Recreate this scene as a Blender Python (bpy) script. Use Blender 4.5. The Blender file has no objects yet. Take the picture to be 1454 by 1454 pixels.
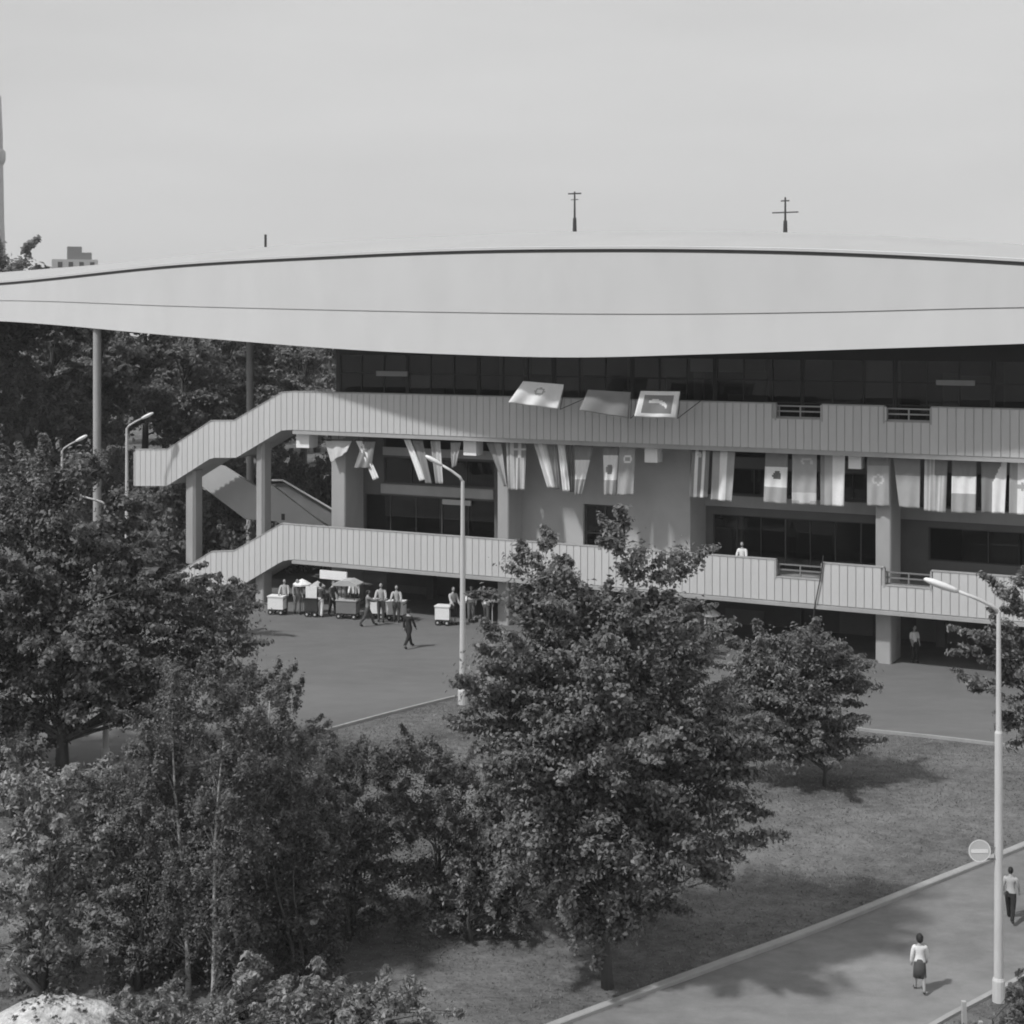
import bpy, math, random
import numpy as np
from mathutils import Vector, Matrix

# ------------------------------------------------------------------ camera, sky, sun
SC = bpy.context.scene
COL = SC.collection
F, CX, HY, CAMZ, N = 2200.0, 727.0, 460.0, 14.0, 1454.0   # focal length and horizon in photo pixels

cam_d = bpy.data.cameras.new('camera')
cam_d.sensor_width = 36.0
cam_d.lens = 36.0 * F / N
cam_d.shift_y = -(N / 2 - HY) / N
cam_d.clip_end = 6000
cam = bpy.data.objects.new('camera', cam_d)
cam.location = (0, 0, CAMZ)
cam.rotation_euler = (math.radians(90), 0, 0)
COL.objects.link(cam)
SC.camera = cam

SUN_EL = math.radians(52)
SUN_TO = Vector((-0.85, -0.53, 0)).normalized()            # horizontal direction towards the sun
w = bpy.data.worlds.new('World'); SC.world = w; w.use_nodes = True
nt = w.node_tree; nt.nodes.clear()
out = nt.nodes.new('ShaderNodeOutputWorld'); bg = nt.nodes.new('ShaderNodeBackground')
sky = nt.nodes.new('ShaderNodeTexSky'); sky.sky_type = 'NISHITA'; sky.sun_disc = False
sky.sun_elevation = SUN_EL
sky.sun_rotation = math.atan2(SUN_TO.x, SUN_TO.y)
bw = nt.nodes.new('ShaderNodeRGBToBW')
tc = nt.nodes.new('ShaderNodeTexCoord'); mp = nt.nodes.new('ShaderNodeMapping')
mp.inputs['Scale'].default_value = (1.0, 1.0, 5.0)
nz = nt.nodes.new('ShaderNodeTexNoise'); nz.inputs['Scale'].default_value = 2.2; nz.inputs['Detail'].default_value = 5
ramp = nt.nodes.new('ShaderNodeMapRange')
ramp.inputs[1].default_value = 0.3; ramp.inputs[2].default_value = 0.7
ramp.inputs[3].default_value = 6.2; ramp.inputs[4].default_value = 7.3
mix = nt.nodes.new('ShaderNodeMix'); mix.data_type = 'FLOAT'; mix.inputs[0].default_value = 0.9   # thin high overcast
L = nt.links.new
L(sky.outputs[0], bw.inputs[0]); L(tc.outputs['Generated'], mp.inputs[0]); L(mp.outputs[0], nz.inputs['Vector'])
L(nz.outputs[0], ramp.inputs[0]); L(bw.outputs[0], mix.inputs[2]); L(ramp.outputs[0], mix.inputs[3])
L(mix.outputs[0], bg.inputs[0]); L(bg.outputs[0], out.inputs[0])
bg.inputs[1].default_value = 0.1

sl = bpy.data.lights.new('sun', 'SUN'); sl.energy = 3.0; sl.angle = math.radians(3.0); sl.color = (1, 1, 1)
sun = bpy.data.objects.new('sun', sl); COL.objects.link(sun)
sd = Vector((SUN_TO.x * math.cos(SUN_EL), SUN_TO.y * math.cos(SUN_EL), math.sin(SUN_EL)))
sun.rotation_euler = sd.to_track_quat('Z', 'Y').to_euler()
sun.location = (-40, -30, 60)

SC.view_settings.view_transform = 'Standard'; SC.view_settings.look = 'None'
SC.view_settings.exposure = 0.0; SC.view_settings.gamma = 1.0
SC.render.film_transparent = False
SC.cycles.use_denoising = True
SC.cycles.max_bounces = 4; SC.cycles.diffuse_bounces = 3; SC.cycles.glossy_bounces = 2; SC.cycles.volume_bounces = 0; SC.cycles.transparent_max_bounces = 8
SC.cycles.use_adaptive_sampling = True; SC.cycles.adaptive_threshold = 0.03
SC.cycles.filter_width = 1.9

# ------------------------------------------------------------------ materials
_m = {}
def mat(name, v, rough=0.8, amp=0.15, scale=1.5, bump=0.0, bscale=20.0, spec=0.3, metal=0.0, randobj=0.0, stretch=None):
    if name in _m: return _m[name]
    m = bpy.data.materials.new(name); m.use_nodes = True
    t = m.node_tree; p = t.nodes['Principled BSDF']
    p.inputs['Roughness'].default_value = rough; p.inputs['Specular IOR Level'].default_value = spec
    p.inputs['Metallic'].default_value = metal
    c = t.nodes.new('ShaderNodeTexCoord')
    mpn = t.nodes.new('ShaderNodeMapping'); t.links.new(c.outputs['Object'], mpn.inputs[0])
    if stretch: mpn.inputs['Scale'].default_value = stretch
    n = t.nodes.new('ShaderNodeTexNoise'); n.inputs['Scale'].default_value = scale; n.inputs['Detail'].default_value = 6
    n.inputs['Roughness'].default_value = 0.65
    t.links.new(mpn.outputs[0], n.inputs['Vector'])
    r = t.nodes.new('ShaderNodeMapRange'); r.inputs[1].default_value = 0.25; r.inputs[2].default_value = 0.75
    r.inputs[3].default_value = v * (1 - amp); r.inputs[4].default_value = v * (1 + amp)
    t.links.new(n.outputs[0], r.inputs[0])
    src = r.outputs[0]
    if randobj:
        oi = t.nodes.new('ShaderNodeObjectInfo'); r2 = t.nodes.new('ShaderNodeMapRange')
        r2.inputs[3].default_value = 1 - randobj; r2.inputs[4].default_value = 1 + randobj
        t.links.new(oi.outputs['Random'], r2.inputs[0])
        mu = t.nodes.new('ShaderNodeMath'); mu.operation = 'MULTIPLY'
        t.links.new(src, mu.inputs[0]); t.links.new(r2.outputs[0], mu.inputs[1]); src = mu.outputs[0]
    t.links.new(src, p.inputs['Base Color'])
    if bump:
        b = t.nodes.new('ShaderNodeBump'); b.inputs['Strength'].default_value = bump; b.inputs['Distance'].default_value = 0.05
        n2 = t.nodes.new('ShaderNodeTexNoise'); n2.inputs['Scale'].default_value = bscale; n2.inputs['Detail'].default_value = 4
        t.links.new(mpn.outputs[0], n2.inputs['Vector']); t.links.new(n2.outputs[0], b.inputs['Height'])
        t.links.new(b.outputs[0], p.inputs['Normal'])
    _m[name] = m
    return m

def leaf_mat(name, v, var=0.35):
    if name in _m: return _m[name]
    m = bpy.data.materials.new(name); m.use_nodes = True
    t = m.node_tree; t.nodes.clear()
    o = t.nodes.new('ShaderNodeOutputMaterial')
    p = t.nodes.new('ShaderNodeBsdfPrincipled'); p.inputs['Roughness'].default_value = 0.55
    p.inputs['Specular IOR Level'].default_value = 0.25
    tr = t.nodes.new('ShaderNodeBsdfTranslucent'); mx = t.nodes.new('ShaderNodeMixShader'); mx.inputs[0].default_value = 0.4
    g = t.nodes.new('ShaderNodeNewGeometry'); r = t.nodes.new('ShaderNodeMapRange')
    r.inputs[3].default_value = v * (1 - var); r.inputs[4].default_value = v * (1 + var)
    t.links.new(g.outputs['Random Per Island'], r.inputs[0])
    t.links.new(r.outputs[0], p.inputs['Base Color']); t.links.new(r.outputs[0], tr.inputs['Color'])
    t.links.new(p.outputs[0], mx.inputs[1]); t.links.new(tr.outputs[0], mx.inputs[2]); t.links.new(mx.outputs[0], o.inputs[0])
    _m[name] = m
    return m

def ground_mat(name, lo, hi, s1, s2, bump, bscale, stretch=(1, 1, 1)):
    if name in _m: return _m[name]
    m = bpy.data.materials.new(name); m.use_nodes = True
    t = m.node_tree; p = t.nodes['Principled BSDF']; p.inputs['Roughness'].default_value = 0.9
    p.inputs['Specular IOR Level'].default_value = 0.15
    c = t.nodes.new('ShaderNodeTexCoord'); mpn = t.nodes.new('ShaderNodeMapping'); mpn.inputs['Scale'].default_value = stretch
    t.links.new(c.outputs['Object'], mpn.inputs[0])
    a = t.nodes.new('ShaderNodeTexNoise'); a.inputs['Scale'].default_value = s1; a.inputs['Detail'].default_value = 5
    b = t.nodes.new('ShaderNodeTexNoise'); b.inputs['Scale'].default_value = s2; b.inputs['Detail'].default_value = 5; b.inputs['Roughness'].default_value = 0.7
    t.links.new(mpn.outputs[0], a.inputs['Vector']); t.links.new(mpn.outputs[0], b.inputs['Vector'])
    ad = t.nodes.new('ShaderNodeMath'); ad.operation = 'ADD'
    t.links.new(a.outputs[0], ad.inputs[0]); t.links.new(b.outputs[0], ad.inputs[1])
    r = t.nodes.new('ShaderNodeMapRange'); r.inputs[1].default_value = 0.7; r.inputs[2].default_value = 1.3
    r.inputs[3].default_value = lo; r.inputs[4].default_value = hi
    t.links.new(ad.outputs[0], r.inputs[0]); t.links.new(r.outputs[0], p.inputs['Base Color'])
    bp = t.nodes.new('ShaderNodeBump'); bp.inputs['Strength'].default_value = bump; bp.inputs['Distance'].default_value = 0.08
    n2 = t.nodes.new('ShaderNodeTexNoise'); n2.inputs['Scale'].default_value = bscale; n2.inputs['Detail'].default_value = 5
    t.links.new(mpn.outputs[0], n2.inputs['Vector']); t.links.new(n2.outputs[0], bp.inputs['Height']); t.links.new(bp.outputs[0], p.inputs['Normal'])
    _m[name] = m
    return m

def glass_mat():
    m = bpy.data.materials.new('window_glass'); m.use_nodes = True
    t = m.node_tree; t.nodes.clear()
    o = t.nodes.new('ShaderNodeOutputMaterial'); tr = t.nodes.new('ShaderNodeBsdfTransparent')
    tr.inputs[0].default_value = (0.62, 0.62, 0.62, 1)
    gl = t.nodes.new('ShaderNodeBsdfGlossy'); gl.inputs['Roughness'].default_value = 0.03
    fr = t.nodes.new('ShaderNodeFresnel'); fr.inputs[0].default_value = 1.5
    mx = t.nodes.new('ShaderNodeMixShader')
    t.links.new(fr.outputs[0], mx.inputs[0]); t.links.new(tr.outputs[0], mx.inputs[1]); t.links.new(gl.outputs[0], mx.inputs[2])
    t.links.new(mx.outputs[0], o.inputs[0])
    return m
GLASS = glass_mat()

M_FASC = mat('painted_fascia', 0.58, 0.6, 0.05, 0.5, stretch=(1, 1, 0.4))
M_ROOF = mat('roof_membrane', 0.42, 0.7, 0.06, 0.3)
M_PAN = mat('ribbed_panel', 0.56, 0.55, 0.08, 1.2, randobj=0.035, stretch=(1, 1, 0.3))
M_CORE = mat('panel_backing', 0.42, 0.8, 0.1)
M_CONC = mat('concrete', 0.38, 0.85, 0.14, 0.8, bump=0.1, stretch=(1, 1, 0.35))
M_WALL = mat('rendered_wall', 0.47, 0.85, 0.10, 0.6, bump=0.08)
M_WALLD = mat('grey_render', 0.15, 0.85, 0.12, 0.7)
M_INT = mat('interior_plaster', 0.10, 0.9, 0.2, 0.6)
M_DARK = mat('dark_metal', 0.05, 0.5, 0.1)
M_GUT = mat('gutter_metal', 0.09, 0.5, 0.1)
M_FRAME = mat('window_frame_metal', 0.07, 0.5, 0.1)
M_GALV = mat('galvanised_steel', 0.58, 0.5, 0.1, 3.0, stretch=(1, 1, 0.3))
M_LAMPW = mat('lamp_enamel', 0.8, 0.35, 0.05)
M_WHITE = mat('white_paint', 0.84, 0.5, 0.06, 2)
M_LGREY = mat('light_grey_paint', 0.45, 0.6, 0.08, 2)
M_MGREY = mat('mid_grey_paint', 0.2, 0.6, 0.1, 2)
M_RUB = mat('rubber', 0.03, 0.8, 0.1)
M_BARK = mat('bark', 0.09, 0.95, 0.35, 6, bump=0.6, bscale=12, stretch=(1, 1, 0.25))
M_BIRCH = mat('birch_bark', 0.5, 0.9, 0.45, 5, bump=0.3, stretch=(0.6, 0.6, 2.5))
M_KERB = mat('kerb_concrete', 0.34, 0.9, 0.15, 2)
M_ASPH = ground_mat('asphalt_plaza', 0.135, 0.185, 0.16, 1.3, 0.15, 30, (0.45, 1, 1))
M_ROAD = ground_mat('asphalt_road', 0.15, 0.26, 0.3, 2.2, 0.2, 30, (0.5, 1, 1))
M_GRASSG = ground_mat('lawn_ground', 0.07, 0.21, 0.45, 3.2, 0.8, 9, (0.6, 1, 1))
M_SAND = ground_mat('sand', 0.25, 0.75, 2.5, 9.0, 1.0, 9)

# ------------------------------------------------------------------ helpers
class MB:
    def __init__(s): s.v = []; s.f = []; s.mi = []
    def add(s, vs, fs, mi=0):
        k = len(s.v); s.v += [tuple(p) for p in vs]
        s.f += [tuple(i + k for i in f) for f in fs]; s.mi += [mi] * len(fs); return s
    def box(s, x0, x1, y0, y1, z0, z1, mi=0):
        return s.add([(x0,y0,z0),(x1,y0,z0),(x1,y1,z0),(x0,y1,z0),(x0,y0,z1),(x1,y0,z1),(x1,y1,z1),(x0,y1,z1)],
              [(0,3,2,1),(4,5,6,7),(0,1,5,4),(1,2,6,5),(2,3,7,6),(3,0,4,7)], mi)
    def tube(s, pts, rad, n=8, mi=0, cap=True):
        pts = [Vector(p) for p in pts]
        if not hasattr(rad, '__len__'): rad = [rad] * len(pts)
        vs, fs = [], []
        for i, p in enumerate(pts):
            t = (pts[min(i+1, len(pts)-1)] - pts[max(i-1, 0)]).normalized()
            a = t.cross(Vector((0, 1, 0.013))) if abs(t.y) < 0.9 else t.cross(Vector((1, 0, 0)))
            a.normalize(); b = t.cross(a)
            for k in range(n):
                q = 2 * math.pi * k / n
                vs.append(p + (a * math.cos(q) + b * math.sin(q)) * rad[i])
        for i in range(len(pts) - 1):
            for k in range(n):
                fs.append((i*n+k, i*n+(k+1) % n, (i+1)*n+(k+1) % n, (i+1)*n+k))
        if cap:
            fs.append(tuple(range(n-1, -1, -1))); fs.append(tuple((len(pts)-1)*n+k for k in range(n)))
        return s.add(vs, fs, mi)
    def prism(s, poly, y0, y1, mi=0):          # poly in (x, z), extruded along y
        n = len(poly)
        vs = [(x, y0, z) for x, z in poly] + [(x, y1, z) for x, z in poly]
        fs = [tuple(range(n)), tuple(range(2*n-1, n-1, -1))] + [(i, i+n, (i+1) % n + n, (i+1) % n) for i in range(n)]
        return s.add(vs, fs, mi)
    def lathe(s, prof, n=16, c=(0, 0, 0), mi=0, sx=1.0, sy=1.0):
        vs, fs = [], []
        for r, z in prof:
            for k in range(n):
                q = 2*math.pi*k/n; vs.append((c[0]+r*math.cos(q)*sx, c[1]+r*math.sin(q)*sy, c[2]+z))
        for i in range(len(prof)-1):
            for k in range(n): fs.append((i*n+k, i*n+(k+1) % n, (i+1)*n+(k+1) % n, (i+1)*n+k))
        fs.append(tuple(range(n-1, -1, -1))); fs.append(tuple((len(prof)-1)*n+k for k in range(n)))
        return s.add(vs, fs, mi)
    def mesh(s, name, mats, smooth=False):
        me = bpy.data.meshes.new(name); me.from_pydata(s.v, [], s.f)
        for m in (mats if isinstance(mats, (list, tuple)) else [mats]): me.materials.append(m)
        me.polygons.foreach_set('material_index', s.mi)
        if smooth: me.polygons.foreach_set('use_smooth', [True]*len(s.f))
        me.update(); return me
    def build(s, name, mats, parent=None, smooth=False, loc=None):
        return link(name, s.mesh(name, mats, smooth), parent, loc)

def link(name, me, parent=None, loc=None):
    o = bpy.data.objects.new(name, me); COL.objects.link(o)
    if parent: o.parent = parent
    if loc is not None: o.location = loc
    return o
def tag(o, label=None, cat=None, group=None, kind=None):
    if label: o['label'] = label
    if cat: o['category'] = cat
    if group: o['group'] = group
    if kind: o['kind'] = kind
    return o
def thing(name, label, cat, loc=(0, 0, 0), rz=0.0, group=None):
    o = bpy.data.objects.new(name, None); COL.objects.link(o)
    o.empty_display_size = 0.2; o.location = loc; o.rotation_euler = (0, 0, rz)
    return tag(o, label, cat, group)

def sm(a, b, x):
    t = min(1, max(0, (x - a) / (b - a))); return t*t*(3-2*t)
def gz(x, y):                                   # terrain: plaza level 0, sinking towards the camera
    return -2.1 * sm(50.5, 33.0, y) if y < 50.5 else 0.0
def gp(px, py, it=30):                          # photo pixel -> point on the terrain
    d = 45.0
    for _ in range(it):
        d2 = F * (CAMZ - gz(0, d)) / (py - HY); d = 0.5*d + 0.5*d2
    return Vector(((px-CX)/F*d, d, gz(0, d)))
def at(px, py, d): return Vector(((px-CX)/F*d, d, CAMZ-(py-HY)/F*d))
def hermite(xs, ys, q):                         # smooth curve through a table
    i = 0
    while i < len(xs)-2 and q > xs[i+1]: i += 1
    def sl(k):
        if k == 0: return (ys[1]-ys[0])/(xs[1]-xs[0])
        if k == len(xs)-1: return (ys[-1]-ys[-2])/(xs[-1]-xs[-2])
        return (ys[k+1]-ys[k-1])/(xs[k+1]-xs[k-1])
    h = xs[i+1]-xs[i]; t = (q-xs[i])/h
    return ((2*t**3-3*t*t+1)*ys[i] + (t**3-2*t*t+t)*h*sl(i) + (-2*t**3+3*t*t)*ys[i+1] + (t**3-t*t)*h*sl(i+1))
def lerp_tab(xs, ys, q): return float(np.interp(q, xs, ys))

# ------------------------------------------------------------------ the ground
def grid(xs, ys, zf, name, m, kind='structure'):
    vs = [(x, y, zf(x, y)) for y in ys for x in xs]; n = len(xs)
    fs = [(j*n+i, j*n+i+1, (j+1)*n+i+1, (j+1)*n+i) for j in range(len(ys)-1) for i in range(n-1)]
    b = MB(); b.add(vs, fs); o = b.build(name, m, None, True); return tag(o, kind=kind)
fx = list(np.arange(-46, 46.1, 0.8)); fy = list(np.arange(18, 62.1, 0.6))
xs = [-1500, -1000, -500, -250, -130, -80, -60] + fx + [60, 80, 130, 250, 500, 1000, 1500]
ys = [-600, -200, -60, -20, 0, 10] + fy + [64, 70, 80, 100, 130, 180, 260, 400, 800, 1500]
tag(grid(xs, ys, gz, 'ground', M_GRASSG), 'mown lawn and open ground around the hall')

def resample(pts, n):
    P = np.array([[p[0], p[1]] for p in pts]); t = np.linspace(0, len(P)-1, n)
    k = list(range(len(P)))
    return [(hermite(k, list(P[:, 0]), q), hermite(k, list(P[:, 1]), q)) for q in t]
def ruled(e0, e1, rows, lift, name, m):
    n = len(e0); vs, fs = [], []
    for j in range(rows+1):
        t = j/rows
        for i in range(n):
            x = e0[i][0]*(1-t)+e1[i][0]*t; y = e0[i][1]*(1-t)+e1[i][1]*t
            vs.append((x, y, gz(x, y)+lift))
    for j in range(rows):
        for i in range(n-1): fs.append((j*n+i, j*n+i+1, (j+1)*n+i+1, (j+1)*n+i))
    b = MB(); b.add(vs, fs); return tag(b.build(name, m, None, True), kind='structure')
def sweep_kerb(e, wd, hg, side, name):
    b = MB(); n = len(e); vs = []; fs = []
    for i, p in enumerate(e):
        q0 = e[max(i-1, 0)]; q1 = e[min(i+1, n-1)]
        tx, ty = q1[0]-q0[0], q1[1]-q0[1]; l = math.hypot(tx, ty); nx, ny = -ty/l*side, tx/l*side
        for (a, h) in ((0, -0.1), (0, hg-0.02), (0.02, hg), (wd, hg), (wd, -0.1)):
            x, y = p[0]+nx*a, p[1]+ny*a; vs.append((x, y, gz(x, y)+h))
    for i in range(n-1):
        for k in range(4): fs.append((i*5+k, i*5+k+1, (i+1)*5+k+1, (i+1)*5+k))
    b.add(vs, fs); return tag(b.build(name, M_KERB), kind='structure')

edge_px = [(-600,1112),(-200,1104),(60,1098),(300,1082),(470,1036),(560,1012),(650,990),(760,968),(880,962),(1000,985),(1100,1014),(1210,1035),(1330,1048),(1454,1062),(1800,1100)]
plaza_e = resample([gp(*p) for p in edge_px], 120)
ruled(plaza_e, [(p[0]*1.9+2, 112.0) for p in plaza_e], 60, 0.03, 'plaza', M_ASPH)
sweep_kerb(plaza_e, 0.12, 0.1, -1, 'kerb')
re0 = resample([gp(*p) for p in [(300,1640),(560,1548),(820,1452),(1000,1385),(1150,1330),(1300,1270),(1400,1230),(1454,1208),(1640,1135)]], 70)
re1 = resample([gp(*p) for p in [(1000,1640),(1160,1545),(1320,1456),(1390,1418),(1454,1384),(1530,1342),(1620,1292),(1700,1250),(1900,1150)]], 70)
ruled(re0, re1, 24, 0.03, 'road', M_ROAD)
sweep_kerb(re0, 0.17, 0.14, 1, 'kerb')
sweep_kerb(re1, 0.14, 0.07, -1, 'kerb')

# ------------------------------------------------------------------ the hall (local frame: x along facade, y inward, z up)
A2 = np.array([(440-CX)/F*75.9, 75.9]); B2 = np.array([(1380-CX)/F*61.3, 61.3])
TH = math.atan2(-(B2-A2)[1], (B2-A2)[0])
U = np.array([math.cos(TH), -math.sin(TH)]); W = np.array([math.sin(TH), math.cos(TH)])
def loc(px, py, o=0.0):                        # photo pixel -> (s, z) on the facade plane set back by o
    dx = (px-CX)/F; t = (A2 @ W + o)/(dx*W[0]+W[1])
    P = np.array([dx*t, t]); return float((P-A2) @ U), CAMZ-(py-HY)/F*t
def S(px, o=0.0): return loc(px, HY, o)[0]
def wp(s, o, z): return Vector((A2[0]+U[0]*s+W[0]*o, A2[1]+U[1]*s+W[1]*o, z))
HALL = thing('sports_hall', 'long pale sports hall with lens shaped roof and two ribbed balcony bands', 'building', (A2[0], A2[1], 0), -TH)

ZU1, ZU0, ZL1, ZL0 = 10.68, 8.78, 4.12, 2.40    # upper and lower balcony bands
SR = 44.0                                       # right end, beyond the frame
S_UP = S(415)                                   # where the stair begins
# ---- balcony bands with ribbed panels
stU_t = [(192,638),(237,638),(300,597),(332,597),(400,557)]
stU_b = [(192,690),(237,690),(300,650),(335,650),(400,611)]
stL_t = [(180,860),(237,822),(300,783),(332,782),(400,743)]
stL_b = [(180,912),(237,874),(300,838),(335,836),(400,797)]
def tab(pts, zend):
    a = [loc(*p) for p in pts]; return [p[0] for p in a]+[S_UP, SR], [p[1] for p in a]+[zend, zend]
NOTCH = [(S(1101), S(1167)), (S(1255), S(1322))]
def band(name, top, bot, notch_h, m_trim, pitch=0.345):
    xt, zt = top; xb, zb = bot
    core = MB(); s = xt[0]
    knots = sorted(set([round(k, 4) for k in xt+xb+[e for nn in NOTCH for e in nn]]))
    for a, b_ in zip(knots[:-1], knots[1:]):
        if b_-a < 0.02: continue
        mid = (a+b_)/2; dz = notch_h if any(n0 < mid < n1 for n0, n1 in NOTCH) else 0
        poly = [(a, lerp_tab(xb, zb, a)+0.02), (b_, lerp_tab(xb, zb, b_)+0.02), (b_, lerp_tab(xt, zt, b_)-0.03-dz), (a, lerp_tab(xt, zt, a)-0.03-dz)]
        core.prism(poly, 0.045, 0.17)
    c = core.build(name, M_CORE, HALL)
    cop = MB()
    for a, b_ in zip(knots[:-1], knots[1:]):
        if b_-a < 0.02: continue
        mid = (a+b_)/2; dz = notch_h if any(n0 < mid < n1 for n0, n1 in NOTCH) else 0
        za, zb_ = lerp_tab(xt, zt, a)-dz, lerp_tab(xt, zt, b_)-dz
        cop.prism([(a, za-0.03), (b_, zb_-0.03), (b_, zb_+0.015), (a, za+0.015)], -0.02, 0.21)
    cop.build('coping', M_CONC, c)
    n = int((SR-xt[0])/pitch); cache = {}
    for i in range(n):
        a = xt[0]+i*pitch; b_ = a+pitch-0.007; mid = (a+b_)/2
        dz = notch_h if any(n0 < mid < n1 for n0, n1 in NOTCH) else 0
        t0, t1, q0, q1 = [lerp_tab(xx, zz, p) for xx, zz, p in ((xt, zt, a), (xt, zt, b_), (xb, zb, a), (xb, zb, b_))]
        key = (round(t0-q0-dz, 2), round(t1-t0, 2), round(q1-q0, 2))
        if key not in cache:
            w_ = b_-a; g = MB(); pr = [(0.002, 0.02), (0.012, 0.0), (w_-0.012, 0.0), (w_-0.002, 0.02)]
            vs = []
            for x, y in pr:
                f_ = x/w_; vs += [(x, y, (q1-q0)*f_+0.0), (x, y, (t0-q0)+(t1-t0)*f_-dz-0.035)]
            g.add(vs, [(0, 2, 3, 1), (2, 4, 5, 3), (4, 6, 7, 5), (1, 3, 5, 7), (0, 6, 4, 2), (0, 1, 7, 6)])
            cache[key] = g.mesh('panel', M_PAN)
        link('panel', cache[key], c, (a, 0, q0))
    tr = MB()
    kb = [k for k in knots if k >= S_UP-0.01]
    tr.box(S_UP, SR, -0.05 if zb[-1] < 5 else 0.01, 0.2, zb[-1]-0.20, zb[-1]-0.06).box(S_UP+0.02, SR-0.02, 0.03, 0.18, zb[-1]-0.06, zb[-1])
    tr.build('bottom_ledge', m_trim, c)
    for n0, n1 in NOTCH:
        r = MB(); zt_ = zt[-1]-notch_h
        for x in (n0+0.08, (n0+n1)/2, n1-0.08): r.box(x-0.03, x+0.03, 0.24, 0.30, zt_-0.9, zt_+0.5)
        for z in (zt_+0.03, zt_+0.28, zt_+0.5): r.box(n0+0.02, n1-0.02, 0.245, 0.295, z-0.03, z+0.03)
        r.build('railing', M_CONC if notch_h < 0.7 else M_MGREY, c)
        for x in (n0, n1): ck = MB(); ck.box(x-0.035, x+0.035, -0.012, 0.2, zt_-0.1, zt[-1]-0.034); ck.build('notch_cheek', M_CONC, c)
    return c
bu = band('upper_parapet', tab(stU_t, ZU1), tab(stU_b, ZU0), 0.62, M_CONC)
bl = band('lower_parapet', tab(stL_t, ZL1), tab(stL_b, ZL0), 0.72, M_CONC)
# ---- decks
d = MB(); d.box(S_UP, SR, 0.17, 6.0, 9.25, 9.55); d.build('upper_deck', M_CONC, HALL)
d = MB(); d.box(S_UP, SR, 0.17, 6.4, 2.7, 3.0); d.build('lower_deck', M_CONC, HALL)
# ---- stair flights (outer flight going down to the left, inner flight returning to the right)
def flight(name, pts, o0, o1, thick=0.18, nst=9):
    g = MB(); a = [loc(*p) for p in pts]
    for (sa, za), (sb, zb) in zip(a[:-1], a[1:]):
        if abs(zb-za) < 0.1:
            g.box(sa, sb, o0, o1, za+0.05, za+0.05+thick)
        else:
            for k in range(nst):
                x0 = sa+(sb-sa)*k/nst; x1 = sa+(sb-sa)*(k+1)/nst; z0 = za+(zb-za)*k/nst; z1 = za+(zb-za)*(k+1)/nst
                g.prism([(x0, z0+0.05), (x1, z1+0.05), (x1, z1+0.25), (x0, z1+0.25)], o0, o1)
    return g.build(name, M_CONC, HALL)
fl = stU_b+[(417, 611)]; flight('stair_flight', fl, 0.17, 2.3)
fl = stL_b+[(417, 797)]; flight('stair_flight', fl, 0.17, 2.3)
e = MB(); sl_, zl_ = loc(192, 690); e.box(sl_-0.12, sl_-0.002, 0.0, 2.4, zl_, zl_+1.78); e.build('landing_wall', M_CONC, HALL)
OI = 3.0
def slab_px(name, poly, o0, o1, m):
    g = MB(); g.prism([loc(x, y, o0) for x, y in poly], o0, o1); return g.build(name, m, HALL)
slab_px('stair_parapet', [(286,690),(348,737),(392,740),(470,796),(470,752),(450,738),(388,690),(362,690),(318,662),(286,655)], OI, OI+0.15, M_WALL)
slab_px('stair_parapet', [(380,700),(400,704),(470,748),(500,768),(500,742),(470,722),(402,686),(384,688)], OI+2.3, OI+2.4, M_MGREY)
g = MB()
p0 = [loc(x, y, OI+2.1) for x, y in [(386,682),(402,682),(470,722),(492,740)]]
g.tube([(s, OI+2.1, z) for s, z in p0], 0.05, 6, 0); g.build('handrail', M_GALV, HALL)
g = MB(); p0 = [loc(x, y, OI+0.2) for x, y in [(288,688),(350,732),(392,735),(470,790)]]
g.add([(s, o, z) for s, z in p0 for o in (OI+0.15, OI+2.3)], [(0,1,3,2),(2,3,5,4),(4,5,7,6)])
g.add([(s, o, z-0.2) for s, z in p0 for o in (OI+0.15, OI+2.3)], [(0,2,3,1),(2,4,5,3),(4,6,7,5)]); g.build('stair_flight', M_CONC, HALL)
vb = MB(); sv, zv = loc(402, 734, OI-0.01); vb.box(sv-0.1, sv+0.1, OI-0.03, OI-0.002, zv-0.16, zv+0.16); vb.build('wall_box', M_DARK, HALL)
# ---- stair columns and roof columns
def column(name, px0, px1, o, dep, z0, z1, m=M_CONC, bev=0.05):
    s0, s1 = S(px0, o), S(px1, o)
    b_ = bev; pl = [(s0+b_, o), (s1-b_, o), (s1, o+b_), (s1, o+dep-b_), (s1-b_, o+dep), (s0+b_, o+dep), (s0, o+dep-b_), (s0, o+b_)]
    g = MB(); n = 8
    g.add([(x, y, z0) for x, y in pl]+[(x, y, z1) for x, y in pl], [tuple(range(n))[::-1], tuple(range(n, 2*n))]+[(i, (i+1) % n, (i+1) % n+n, i+n) for i in range(n)])
    return g.build(name, m, HALL)
def zpx(px, py, o): return loc(px, py, o)[1]
column('column', 262, 276, 0.4, 0.75, zpx(265, 800, 0.4), zpx(265, 668, 0.4), bev=0.12)
column('column', 362, 374, 0.4, 0.75, zpx(365, 770, 0.4), zpx(365, 628, 0.4), bev=0.12)
column('column', 362, 374, 0.4, 0.75, 0, zpx(365, 812, 0.4))
column('column', 262, 276, 0.4, 0.75, 0, zpx(265, 856, 0.4))
for a, b_ in ((470, 490), (706, 722), (1243, 1265), (1700, 1724)):
    column('column', a, b_, 0.8, 1.7, 0, 9.27)
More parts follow.
